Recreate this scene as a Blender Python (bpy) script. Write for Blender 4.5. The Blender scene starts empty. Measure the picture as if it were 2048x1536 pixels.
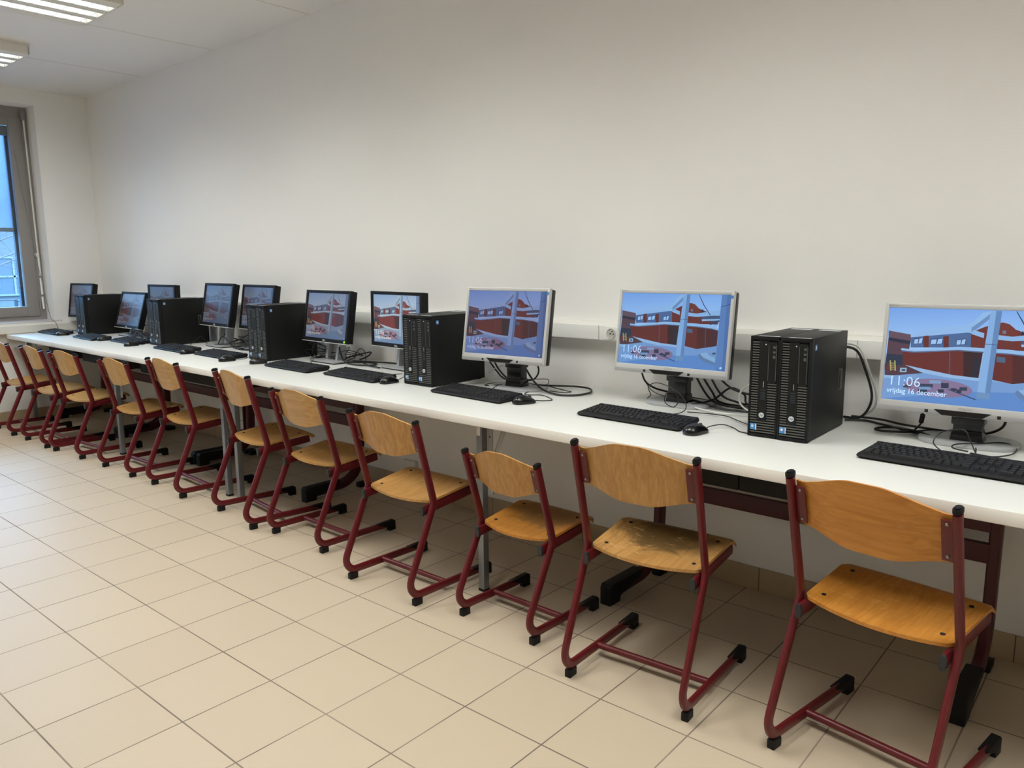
import bpy, bmesh, math, random
from mathutils import Vector, Matrix
PI = math.pi
S = bpy.context.scene
COL = S.collection

# ------------------------------------------------------------------ camera
F_PX, YAW, PITCH, ROLL = 1545.9, 0.7227, -0.1580, -0.0098
CAM = Vector((3.3505, -0.9511, 1.3607))
fw = Vector((-math.sin(YAW)*math.cos(PITCH), math.cos(YAW)*math.cos(PITCH), math.sin(PITCH)))
r0 = Vector((math.cos(YAW), math.sin(YAW), 0)); u0 = r0.cross(fw)
rt = math.cos(ROLL)*r0 + math.sin(ROLL)*u0
up = -math.sin(ROLL)*r0 + math.cos(ROLL)*u0
cam = bpy.data.cameras.new('camera'); cam.sensor_fit = 'HORIZONTAL'; cam.sensor_width = 36
cam.lens = F_PX/2048*36; cam.clip_start = 0.05; cam.clip_end = 200
co = bpy.data.objects.new('camera', cam); COL.objects.link(co)
M = Matrix((rt, up, -fw)).transposed().to_4x4(); M.translation = CAM
co.matrix_world = M
S.camera = co

# ------------------------------------------------------------------ world, exposure
SKY = 1.2          # strength of the daylight outside
LAMP_W = 6.6       # power of one lamp tube
TUBE_COL = (0.98, 1.0, 0.965)
w = bpy.data.worlds.new('sky'); S.world = w; w.use_nodes = True
# overcast winter sky: dimmer at the horizon, several times brighter overhead
_n, _l = w.node_tree.nodes, w.node_tree.links
_tc = _n.new('ShaderNodeTexCoord'); _sp = _n.new('ShaderNodeSeparateXYZ'); _mr = _n.new('ShaderNodeMapRange'); _mx = _n.new('ShaderNodeMix'); _mx.data_type = 'RGBA'
_mr.inputs[1].default_value = 0.05; _mr.inputs[2].default_value = 0.8
_l.new(_tc.outputs['Generated'], _sp.inputs[0]); _l.new(_sp.outputs[2], _mr.inputs[0]); _l.new(_mr.outputs[0], _mx.inputs[0])
_mx.inputs[6].default_value = (0.20, 0.80, 1.6, 1); _mx.inputs[7].default_value = (7.5, 14.5, 25.0, 1)
_l.new(_mx.outputs[2], _n['Background'].inputs[0]); _n['Background'].inputs[1].default_value = SKY
vs = S.view_settings
S.display_settings.display_device = 'sRGB'
vs.view_transform = 'Standard'; vs.look = 'None'; vs.exposure = 0.0; vs.gamma = 1.0; vs.use_curve_mapping = False

# ------------------------------------------------------------------ constants of the place
XL, XR, YB, YF, H = -4.383, 6.6, 2.0, -5.6, 2.856     # left, right, back (long wall), front, ceiling
ZD = 0.776                                           # worktop height
random.seed(5)

# ------------------------------------------------------------------ materials
def lin(c):
    return tuple(((v/255)/12.92 if v/255 <= 0.04045 else ((v/255+0.055)/1.055)**2.4) for v in c)
MATS = {}
def mat(name, rgb, rough=0.5, metal=0.0, spec=0.5, emit=None, estr=0, noise=None, bump=None, coat=0):
    if name in MATS: return MATS[name]
    m = bpy.data.materials.new(name); m.use_nodes = True; nt = m.node_tree
    b = nt.nodes['Principled BSDF']
    c = (*lin(rgb), 1)
    b.inputs['Base Color'].default_value = c
    b.inputs['Roughness'].default_value = rough; b.inputs['Metallic'].default_value = metal
    b.inputs['Specular IOR Level'].default_value = spec
    if coat: b.inputs['Coat Weight'].default_value = coat; b.inputs['Coat Roughness'].default_value = 0.15
    if emit:
        b.inputs['Emission Color'].default_value = (*lin(emit), 1); b.inputs['Emission Strength'].default_value = estr
    tc = nt.nodes.new('ShaderNodeTexCoord')
    if noise:
        sc, amt = noise
        n = nt.nodes.new('ShaderNodeTexNoise'); n.inputs['Scale'].default_value = sc; n.inputs['Detail'].default_value = 6
        nt.links.new(tc.outputs['Object'], n.inputs['Vector'])
        mx = nt.nodes.new('ShaderNodeMix'); mx.data_type = 'RGBA'
        mx.inputs[6].default_value = tuple(v*(1-amt) for v in c[:3]) + (1,)
        mx.inputs[7].default_value = tuple(min(1, v*(1+amt)) for v in c[:3]) + (1,)
        nt.links.new(n.outputs['Fac'], mx.inputs[0]); nt.links.new(mx.outputs[2], b.inputs['Base Color'])
    if bump:
        sc, st, dist = bump
        n2 = nt.nodes.new('ShaderNodeTexNoise'); n2.inputs['Scale'].default_value = sc; n2.inputs['Detail'].default_value = 3
        nt.links.new(tc.outputs['Object'], n2.inputs['Vector'])
        bp = nt.nodes.new('ShaderNodeBump'); bp.inputs['Strength'].default_value = st; bp.inputs['Distance'].default_value = dist
        nt.links.new(n2.outputs['Fac'], bp.inputs['Height']); nt.links.new(bp.outputs['Normal'], b.inputs['Normal'])
    MATS[name] = m
    return m

class G:
    """tiny helper for chaining nodes"""
    def __init__(s, m): s.nt = m.node_tree; s.b = s.nt.nodes['Principled BSDF']
    def n(s, t, **k):
        nd = s.nt.nodes.new(t)
        for a, v in k.items(): setattr(nd, a, v)
        return nd
    def l(s, a, b): s.nt.links.new(a, b)
    def math(s, op, a, b=None, c=None):
        nd = s.n('ShaderNodeMath', operation=op)
        for i, v in enumerate((a, b, c)):
            if v is None: continue
            if isinstance(v, (int, float)): nd.inputs[i].default_value = v
            else: s.l(v, nd.inputs[i])
        return nd.outputs[0]
    def mix(s, f, a, b):
        nd = s.n('ShaderNodeMix', data_type='RGBA')
        for i, v in ((0, f), (6, a), (7, b)):
            if isinstance(v, (int, float)): nd.inputs[i].default_value = v
            elif isinstance(v, tuple): nd.inputs[i].default_value = (*v[:3], 1)
            else: s.l(v, nd.inputs[i])
        return nd.outputs[2]
    def dot(s, vec, d):
        nd = s.n('ShaderNodeVectorMath', operation='DOT_PRODUCT'); s.l(vec, nd.inputs[0]); nd.inputs[1].default_value = d
        return nd.outputs['Value']
    def noise(s, vec, scale, detail=4, rough=0.5, dist=0):
        nd = s.n('ShaderNodeTexNoise'); s.l(vec, nd.inputs['Vector'])
        nd.inputs['Scale'].default_value = scale; nd.inputs['Detail'].default_value = detail
        nd.inputs['Roughness'].default_value = rough; nd.inputs['Distortion'].default_value = dist
        return nd.outputs['Fac']
    def scale(s, vec, sc):
        nd = s.n('ShaderNodeMapping'); s.l(vec, nd.inputs['Vector']); nd.inputs['Scale'].default_value = sc
        return nd.outputs['Vector']
    def ramp(s, f, lo, hi):
        nd = s.n('ShaderNodeMapRange', interpolation_type='SMOOTHSTEP'); s.l(f, nd.inputs[0])
        nd.inputs[1].default_value = lo; nd.inputs[2].default_value = hi
        return nd.outputs[0]
    def bump(s, h, st, d):
        nd = s.n('ShaderNodeBump'); nd.inputs['Strength'].default_value = st; nd.inputs['Distance'].default_value = d
        s.l(h, nd.inputs['Height']); s.l(nd.outputs['Normal'], s.b.inputs['Normal'])

def floor_material():
    m = mat('beige_floor_tile', (217, 198, 164), 0.42, spec=0.45); g = G(m)
    p = g.n('ShaderNodeTexCoord').outputs['Object']
    td, tx, ty, T = 0.0164, -0.0145, -0.0288, 0.3
    c, s = math.cos(td), math.sin(td)
    a = g.math('SUBTRACT', g.dot(p, (c, s, 0)), c*tx+s*ty)
    b = g.math('SUBTRACT', g.dot(p, (-s, c, 0)), -s*tx+c*ty)
    def line(v):
        q = g.math('DIVIDE', v, T); f = g.math('SUBTRACT', q, g.math('ROUND', q)); d = g.math('MULTIPLY', g.math('ABSOLUTE', f), T)
        return g.math('SUBTRACT', 1.0, g.ramp(d, 0.0016, 0.0030)), g.math('FLOOR', q)
    la, ia = line(a); lb, ib = line(b)
    grout = g.math('MAXIMUM', la, lb)
    wn = g.n('ShaderNodeTexWhiteNoise', noise_dimensions='2D'); cv = g.n('ShaderNodeCombineXYZ')
    g.l(ia, cv.inputs[0]); g.l(ib, cv.inputs[1]); g.l(cv.outputs[0], wn.inputs['Vector'])
    tile = g.mix(wn.outputs['Value'], lin((186, 170, 147)), lin((190, 174, 151)))
    sp = g.ramp(g.noise(p, 520, 2), 0.60, 0.72)
    tile = g.mix(g.math('MULTIPLY', sp, 0.35), tile, lin((154, 137, 114)))
    sp2 = g.ramp(g.noise(p, 300, 2), 0.62, 0.75)
    tile = g.mix(g.math('MULTIPLY', sp2, 0.3), tile, lin((206, 193, 172)))
    dirt = g.ramp(g.noise(p, 2.2, 3), 0.35, 0.7)
    gcol = g.mix(dirt, lin((108, 94, 84)), lin((146, 131, 115)))
    g.l(g.mix(grout, tile, gcol), g.b.inputs['Base Color'])
    g.l(g.math('MULTIPLY_ADD', grout, 0.3, 0.46), g.b.inputs['Roughness'])
    g.bump(g.math('MULTIPLY_ADD', grout, -1.0, g.math('MULTIPLY', g.noise(p, 140, 3), 0.12)), 0.35, 0.002)
    return m

def base_tile_material():
    m = mat('beige_skirting_tile', (176, 156, 126), 0.45); g = G(m)
    p = g.n('ShaderNodeTexCoord').outputs['Object']
    sep = g.n('ShaderNodeSeparateXYZ'); g.l(p, sep.inputs[0])
    v = g.math('ADD', sep.outputs[0], sep.outputs[1])
    q = g.math('DIVIDE', g.math('SUBTRACT', v, 1.99+0.007), 0.3); f = g.math('SUBTRACT', q, g.math('ROUND', q))
    d = g.math('MULTIPLY', g.math('ABSOLUTE', f), 0.3)
    line = g.math('SUBTRACT', 1.0, g.ramp(d, 0.0012, 0.0025))
    t = g.mix(g.noise(p, 260, 2), lin((166, 146, 117)), lin((186, 166, 136)))
    g.l(g.mix(line, t, lin((88, 74, 62))), g.b.inputs['Base Color'])
    return m

def wall_material():
    m = mat('white_wall_paint', (241, 239, 235), 0.85, spec=0.2); g = G(m)
    p = g.n('ShaderNodeTexCoord').outputs['Object']
    sep = g.n('ShaderNodeSeparateXYZ'); g.l(p, sep.inputs[0])
    # woven glass-fibre wallpaper: fine diagonal threads
    a = g.math('SINE', g.math('MULTIPLY', g.math('ADD', g.math('ADD', sep.outputs[0], sep.outputs[1]), sep.outputs[2]), 900))
    b = g.math('SINE', g.math('MULTIPLY', g.math('SUBTRACT', g.math('ADD', sep.outputs[0], sep.outputs[1]), sep.outputs[2]), 700))
    n = g.noise(p, 60, 3)
    h = g.math('MULTIPLY_ADD', n, 2.0, g.math('MULTIPLY', a, b))
    g.bump(h, 0.12, 0.0012)
    return m

def wood_material(name, base, dark, light, axis, wear=0.0, stain=0.0):
    m = mat(name, base, 0.38, spec=0.45); g = G(m)
    p = g.n('ShaderNodeTexCoord').outputs['Object']
    info = g.n('ShaderNodeObjectInfo')
    off = g.n('ShaderNodeVectorMath', operation='ADD'); g.l(p, off.inputs[0])
    sc = g.n('ShaderNodeVectorMath', operation='SCALE'); g.l(info.outputs['Location'], sc.inputs[0]); sc.inputs['Scale'].default_value = 3.7
    g.l(sc.outputs[0], off.inputs[1]); q = off.outputs[0]
    st = {'z': (30, 30, 1.6), 'y': (30, 1.6, 30), 'x': (1.6, 30, 30)}[axis]
    v = g.scale(q, st)
    grain = g.noise(v, 1.6, 5, 0.55, 1.2)
    fine = g.noise(g.scale(q, tuple(k*6 for k in st)), 1.2, 3)
    col = g.mix(g.ramp(grain, 0.30, 0.70), lin(dark), lin(light))
    col = g.mix(g.math('MULTIPLY', g.ramp(fine, 0.5, 0.8), 0.6), col, lin(dark))
    if stain:
        sep = g.n('ShaderNodeSeparateXYZ'); g.l(p, sep.inputs[0])
        dx = g.math('DIVIDE', g.math('ADD', sep.outputs[0], 0.0), 0.19); dy = g.math('DIVIDE', g.math('SUBTRACT', sep.outputs[1], 0.29), 0.125)
        rr = g.math('SQRT', g.math('ADD', g.math('MULTIPLY', dx, dx), g.math('MULTIPLY', dy, dy)))
        blot = g.math('ADD', rr, g.math('MULTIPLY_ADD', g.noise(q, 9, 6, 0.65, 1.5), 1.6, -0.8))
        f = g.math('MULTIPLY', g.math('SUBTRACT', 1.0, g.ramp(blot, 0.55, 1.15)), stain)
        col = g.mix(f, col, lin((92, 74, 44)))
    if wear:
        wr = g.noise(g.scale(q, (14, 40, 14)), 1.4, 8, 0.75, 0.6)
        f = g.math('MULTIPLY', g.ramp(wr, 0.56, 0.70), wear)
        col = g.mix(f, col, lin((222, 186, 128)))
    g.l(col, g.b.inputs['Base Color'])
    g.l(g.math('MULTIPLY_ADD', grain, 0.2, 0.28), g.b.inputs['Roughness'])
    return m

def screen_material():
    m = mat('lit_screen', (8, 8, 9), 0.35); g = G(m)
    at = g.n('ShaderNodeVertexColor', layer_name='picture')
    info = g.n('ShaderNodeObjectInfo')
    mul = g.n('ShaderNodeMix', data_type='RGBA', blend_type='MULTIPLY'); mul.inputs[0].default_value = 1.0
    g.l(at.outputs['Color'], mul.inputs[6]); g.l(info.outputs['Color'], mul.inputs[7])
    # alpha of the object colour = how washed-out this panel is (cheap LCD seen from the side)
    wash = g.math('SUBTRACT', 1.0, info.outputs['Alpha'])
    mx = g.n('ShaderNodeMix', data_type='RGBA'); g.l(wash, mx.inputs[0]); g.l(mul.outputs[2], mx.inputs[6]); mx.inputs[7].default_value = (*lin((96, 94, 101)), 1)
    g.l(mx.outputs[2], g.b.inputs['Emission Color']); g.b.inputs['Emission Strength'].default_value = 0.9
    return m

m_wall = wall_material(); m_floor = floor_material(); m_base = base_tile_material(); m_screen = screen_material()
m_ceil = mat('ceiling_board', (232, 229, 225), 0.9, spec=0.1, bump=(180, 0.1, 0.001))
m_joint = mat('ceiling_joint_filler', (218, 214, 208), 0.9)
m_top = mat('white_laminate', (210, 210, 205), 0.38, spec=0.4, noise=(40, 0.01))
m_edge = mat('lightened_white_edge', (238, 234, 226), 0.45)  # worktop sides: colour lightened against the top to offset their shading
m_red = mat('dark_red_lacquer', (94, 17, 24), 0.36, spec=0.45, coat=0.1, noise=(30, 0.06))
m_redd = mat('maroon_lacquer', (72, 20, 27), 0.45, spec=0.4)
m_plug = mat('black_plastic', (20, 20, 21), 0.55, spec=0.25, bump=(900, 0.06, 0.0005))
m_gplug = mat('grey_plastic_plug', (40, 42, 44), 0.6)
m_case = mat('black_steel', (16, 17, 16), 0.5, spec=0.3, bump=(1400, 0.08, 0.0004))
m_gloss = mat('gloss_black_plastic', (14, 14, 16), 0.22, spec=0.5)
m_rib = mat('dark_grey_plastic', (82, 82, 78), 0.5)
m_key = mat('key_plastic', (38, 38, 39), 0.6, spec=0.25)
m_silver = mat('silver_plastic', (196, 196, 194), 0.4, metal=0.2, spec=0.5)
m_silver2 = mat('dim_silver_plastic', (168, 168, 168), 0.4, metal=0.25)
m_alu = mat('brushed_grey_metal', (178, 180, 182), 0.4, metal=0.25)
m_leg = mat('grey_steel', (140, 144, 148), 0.38, metal=0.65)
m_white = mat('white_plastic', (236, 235, 230), 0.4)
m_offw = mat('offwhite_plastic', (222, 219, 211), 0.45)
m_frame = mat('grey_window_frame', (146, 141, 138), 0.45)
m_lamp = mat('white_lamp_metal', (226, 222, 212), 0.45)
m_refl = mat('lamp_reflector', (238, 242, 245), 0.25, metal=0.1)
m_tube = mat('lamp_tube', (255, 255, 255), 0.4, emit=(255, 253, 246), estr=5.0)
m_blue = mat('blue_sticker', (70, 135, 196), 0.35)
m_pale = mat('pale_sticker', (206, 214, 220), 0.35)
m_hole = mat('dark_hole', (10, 10, 10), 0.8)
m_metal = mat('steel_screw', (150, 145, 140), 0.3, metal=0.9)
m_cable = mat('black_cable', (20, 20, 22), 0.45)
m_wcable = mat('white_cable', (216, 216, 210), 0.5)
m_gcable = mat('grey_cable', (120, 120, 118), 0.5)
m_sock = mat('socket_insert', (200, 198, 190), 0.4)
m_logo = mat('grey_print', (150, 150, 152), 0.5)
m_logol = mat('light_print', (205, 206, 208), 0.4)
m_led = mat('green_light', (120, 220, 60), 0.4, emit=(130, 235, 60), estr=1.5)
m_back = {}
wood_specs = {
 'golden': ((190, 142, 80), (176, 127, 68), (199, 152, 90)),
 'amber': ((196, 130, 52), (182, 117, 43), (205, 140, 60)),
 'pale': ((196, 152, 92), (184, 138, 78), (204, 162, 102)),
}
def wood_back(k): a = wood_specs[k]; return wood_material('beech_ply_'+k, *a, 'z')
def wood_backx(k): a = wood_specs[k]; return wood_material('beech_ply_cross_'+k, *a, 'x', wear=0.12)
def wood_seat(k, wear, stain): a = wood_specs[k]; return wood_material('beech_seat_%s_%d' % (k, int(stain*10)), *a, 'y', wear, stain)

# ------------------------------------------------------------------ mesh helpers
def new(): return bmesh.new()
def obj(name, bm, m, parent=None, loc=None, smooth=35, mats=None):
    bmesh.ops.recalc_face_normals(bm, faces=bm.faces)
    me = bpy.data.meshes.new(name); bm.to_mesh(me); bm.free()
    for k in (mats or [m]): me.materials.append(k)
    if smooth:
        for p in me.polygons: p.use_smooth = True
        me.set_sharp_from_angle(angle=math.radians(smooth))
    o = bpy.data.objects.new(name, me); COL.objects.link(o)
    if parent: o.parent = parent
    if loc: o.location = loc
    return o
def thing(name, label, cat, loc=(0, 0, 0), rz=0, group=None):
    o = bpy.data.objects.new(name, None); COL.objects.link(o); o.empty_display_size = 0.05
    o.location = loc; o.rotation_euler = (0, 0, rz)
    return tag(o, label, cat, group)
def tag(o, label, cat, group=None):
    o['label'] = label; o['category'] = cat
    if group: o['group'] = group
    return o
def struct(name, bm, m, parent=None, smooth=35, mats=None):
    o = obj(name, bm, m, parent, smooth=smooth, mats=mats)
    if not parent: o['kind'] = 'structure'
    return o
def dup(root, loc, rz, label=None, group=None):
    r = root.copy(); COL.objects.link(r); r.location = loc; r.rotation_euler = (0, 0, rz)
    if label: r['label'] = label
    if group: r['group'] = group
    for ch in list(root.children):
        c = ch.copy(); COL.objects.link(c); c.parent = r
        for gch in ch.children:
            d = gch.copy(); COL.objects.link(d); d.parent = c
    return r
def merge(bm, t, mi=0):
    vm = {v: bm.verts.new(v.co) for v in t.verts}
    for f in t.faces:
        try:
            nf = bm.faces.new([vm[v] for v in f.verts]); nf.material_index = mi
        except ValueError: pass
    t.free()
def box(bm, x0, x1, y0, y1, z0, z1, bev=0, seg=2, mat4=None, mi=0):
    t = new(); bmesh.ops.create_cube(t, size=1)
    for v in t.verts:
        v.co = Vector(((x0+x1)/2+v.co.x*(x1-x0), (y0+y1)/2+v.co.y*(y1-y0), (z0+z1)/2+v.co.z*(z1-z0)))
    if bev: bmesh.ops.bevel(t, geom=t.edges[:], offset=bev, segments=seg, profile=0.6, affect='EDGES', clamp_overlap=True)
    if mat4: bmesh.ops.transform(t, matrix=mat4, verts=t.verts)
    merge(bm, t, mi)
def prism(bm, poly, a, b, plane='xz', mi=0, bev=0, mat4=None):
    """extrude a 2-D polygon; plane xz -> along y from a to b, xy -> along z, yz -> along x"""
    t = new()
    def P(p, d): return {'xz': (p[0], d, p[1]), 'xy': (p[0], p[1], d), 'yz': (d, p[0], p[1])}[plane]
    va = [t.verts.new(P(p, a)) for p in poly]; vb = [t.verts.new(P(p, b)) for p in poly]
    fa = t.faces.new(va); fb = t.faces.new(vb[::-1])
    n = len(poly)
    for i in range(n): t.faces.new((va[i], vb[i], vb[(i+1) % n], va[(i+1) % n]))
    if bev:
        bmesh.ops.recalc_face_normals(t, faces=t.faces)
        es = list(set(list(fa.edges)+list(fb.edges)))
        bmesh.ops.bevel(t, geom=es, offset=bev, segments=2, profile=0.6, affect='EDGES', clamp_overlap=True)
    if mat4: bmesh.ops.transform(t, matrix=mat4, verts=t.verts)
    merge(bm, t, mi)
def cyl(bm, c, axis, r, h, n=20, r2=None, mi=0, bev=0):
    t = new(); bmesh.ops.create_cone(t, cap_ends=True, segments=n, radius1=r, radius2=r if r2 is None else r2, depth=h)
    if bev:
        es = [e for e in t.edges if any(len(f.verts) > 4 for f in e.link_faces)]
        bmesh.ops.bevel(t, geom=es, offset=bev, segments=2, profile=0.6, affect='EDGES')
    q = Vector((0, 0, 1)).rotation_difference(Vector(axis).normalized()).to_matrix().to_4x4()
    q.translation = Vector(c); bmesh.ops.transform(t, matrix=q, verts=t.verts); merge(bm, t, mi)
def fillet(pts, r, n=6):
    """round the inner corners of a polyline; r may be a list"""
    pts = [Vector(p) for p in pts]; out = [pts[0]]
    for i in range(1, len(pts)-1):
        rr = r[i-1] if isinstance(r, (list, tuple)) else r
        a, b, c = pts[i-1], pts[i], pts[i+1]
        d1 = (a-b).normalized(); d2 = (c-b).normalized()
        ang = d1.angle(d2); t = min(rr/math.tan(ang/2), (a-b).length*0.49, (c-b).length*0.49)
        p1 = b+d1*t; p2 = b+d2*t
        rad = t*math.tan(ang/2); ctr = b+(d1+d2).normalized()*(rad/math.sin(ang/2))
        v1 = p1-ctr; v2 = p2-ctr; th = v1.angle(v2)
        for k in range(n+1):
            s = k/n
            out.append(ctr+(v1*math.sin((1-s)*th)+v2*math.sin(s*th))/math.sin(th) if th > 1e-4 else p1)
    out.append(pts[-1]); return out
def smooth_path(pts, n=6):
    P = [Vector(p) for p in pts]; out = []
    for i in range(len(P)-1):
        p0 = P[i-1] if i else P[0]*2-P[1]; p1 = P[i]; p2 = P[i+1]; p3 = P[i+2] if i+2 < len(P) else P[-1]*2-P[-2]
        for k in range(n):
            t = k/n
            out.append(0.5*((2*p1)+(p2-p0)*t+(2*p0-5*p1+4*p2-p3)*t*t+(3*p1-p0-3*p2+p3)*t**3))
    out.append(P[-1]); return out
def sweep(bm, pts, ra, rb=None, n=12, bin_=None, mi=0, squ=1.0):
    """tube of elliptic section: rb along the fixed binormal, ra across it"""
    rb = rb or ra; pts = [Vector(p) for p in pts]; rings = []; N = None
    for i, p in enumerate(pts):
        T = (pts[min(i+1, len(pts)-1)]-pts[max(i-1, 0)])
        if T.length < 1e-9: continue
        T.normalize()
        if bin_: B = Vector(bin_); N2 = B.cross(T).normalized(); B = T.cross(N2).normalized()
        else:
            if N is None: N = T.orthogonal().normalized()
            N = (N-T*N.dot(T)); N = N.normalized() if N.length > 1e-6 else T.orthogonal().normalized()
            N2 = N; B = T.cross(N2)
        ring = []
        for k in range(n):
            a = 2*PI*k/n; ca, sa = math.cos(a), math.sin(a)
            if squ != 1.0:
                ca = math.copysign(abs(ca)**squ, ca); sa = math.copysign(abs(sa)**squ, sa)
            ring.append(bm.verts.new(p+N2*(ra*ca)+B*(rb*sa)))
        rings.append(ring)
    for a, b in zip(rings, rings[1:]):
        for k in range(n):
            f = bm.faces.new((a[k], a[(k+1) % n], b[(k+1) % n], b[k])); f.material_index = mi
    for r in (rings[0][::-1], rings[-1]):
        f = bm.faces.new(r); f.material_index = mi
def lathe(bm, prof, c=(0, 0, 0), n=28, mi=0, axis='z'):
    rings = []
    for (r, z) in prof:
        ring = []
        for k in range(n):
            a = 2*PI*k/n; x, y = r*math.cos(a), r*math.sin(a)
            v = (x, y, z) if axis == 'z' else (x, z, y)
            ring.append(bm.verts.new(Vector(c)+Vector(v)))
        rings.append(ring)
    for a, b in zip(rings, rings[1:]):
        for k in range(n): bm.faces.new((a[k], a[(k+1) % n], b[(k+1) % n], b[k])).material_index = mi
    bm.faces.new(rings[0][::-1]); bm.faces.new(rings[-1])
def sheet(bm, fn, nu, nv, thick, mi=0):
    """curved board: fn(u,v)->top point, fn gives also the thickness direction"""
    top = [[None]*(nv+1) for _ in range(nu+1)]; bot = [[None]*(nv+1) for _ in range(nu+1)]
    for i in range(nu+1):
        for j in range(nv+1):
            p, d = fn(i/nu, j/nv)
            top[i][j] = bm.verts.new(p); bot[i][j] = bm.verts.new(Vector(p)-Vector(d)*thick)
    for i in range(nu):
        for j in range(nv):
            bm.faces.new((top[i][j], top[i+1][j], top[i+1][j+1], top[i][j+1]))
            bm.faces.new((bot[i][j], bot[i][j+1], bot[i+1][j+1], bot[i+1][j]))
    for i in range(nu):
        bm.faces.new((top[i][0], bot[i][0], bot[i+1][0], top[i+1][0])); bm.faces.new((top[i][nv], top[i+1][nv], bot[i+1][nv], bot[i][nv]))
    for j in range(nv):
        bm.faces.new((top[0][j], top[0][j+1], bot[0][j+1], bot[0][j])); bm.faces.new((top[nu][j], bot[nu][j], bot[nu][j+1], top[nu][j+1]))
_fonts = {}
def text_mesh(s, size, shear=0.0, offset=0.0, align='LEFT', spacing=1.0):
    """flat lettering in the x-y plane, returned as a bmesh"""
    cu = bpy.data.curves.new('lettering', 'FONT'); cu.body = s; cu.size = size; cu.shear = shear; cu.offset = offset
    cu.align_x = align; cu.space_character = spacing; cu.resolution_u = 3
    o = bpy.data.objects.new('lettering', cu); COL.objects.link(o)
    dg = bpy.context.evaluated_depsgraph_get(); me = bpy.data.meshes.new_from_object(o.evaluated_get(dg))
    t = new(); t.from_mesh(me); bpy.data.objects.remove(o); bpy.data.curves.remove(cu); bpy.data.meshes.remove(me)
    return t
def add_text(bm, s, size, mat4, shear=0, offset=0, align='CENTER', mi=0, spacing=1.0):
    t = text_mesh(s, size, shear, offset, align, spacing); bmesh.ops.transform(t, matrix=mat4, verts=t.verts); merge(bm, t, mi)
FRONT = Matrix(((1, 0, 0, 0), (0, 0, -1, 0), (0, 1, 0, 0), (0, 0, 0, 1)))   # x-y lettering -> x-z plane facing -y

# ------------------------------------------------------------------ room shell
b = new(); box(b, XL-0.3, XR+0.1, YF-0.1, YB+0.1, -0.12, 0); struct('floor', b, m_floor, smooth=0)
b = new(); box(b, XL-0.3, XR+0.1, YF-0.1, YB+0.1, H, H+0.12)
for xj in (-3.2, -2.05, -0.87, 0.32, 1.51, 2.70, 3.89):
    box(b, xj-0.004, xj+0.004, YF, YB, H-0.0015, H+0.001, mi=1)
struct('ceiling', b, m_ceil, smooth=0, mats=[m_ceil, m_joint])
b = new(); box(b, XL-0.3, XR+0.1, YB, YB+0.12, 0, H); struct('wall_back', b, m_wall, smooth=0)
b = new(); box(b, XR, XR+0.12, YF, YB, 0, H); struct('wall_right', b, m_wall, smooth=0)
b = new(); box(b, XL-0.3, XR+0.1, YF-0.12, YF, 0, H); struct('wall_front', b, m_wall, smooth=0)
# left wall with one wide window opening
WY0, WY1, WZ0, WZ1 = -2.0, 1.575, 0.873, 2.736
b = new()
box(b, XL-0.3, XL, WY1, YB, 0, H); box(b, XL-0.3, XL, YF, WY0, 0, H)
box(b, XL-0.3, XL, WY0, WY1, 0, WZ0-0.025); box(b, XL-0.3, XL, WY0, WY1, WZ1, H)
struct('wall_left', b, m_wall, smooth=0)
b = new(); box(b, XL, XR, YB-0.010, YB, 0, 0.0976, bev=0.002); struct('baseboard_back', b, m_base)
b = new(); box(b, XL, XL+0.010, YF, YB-0.011, 0, 0.0976, bev=0.002); struct('baseboard_left', b, m_base)
b = new(); box(b, XL-0.2, XL+0.03, WY0, WY1+0.05, WZ0-0.024, WZ0, bev=0.003)
struct('trim_1', b, mat('grey_stone_sill', (206, 204, 202), 0.3, noise=(60, 0.06)))

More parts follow.
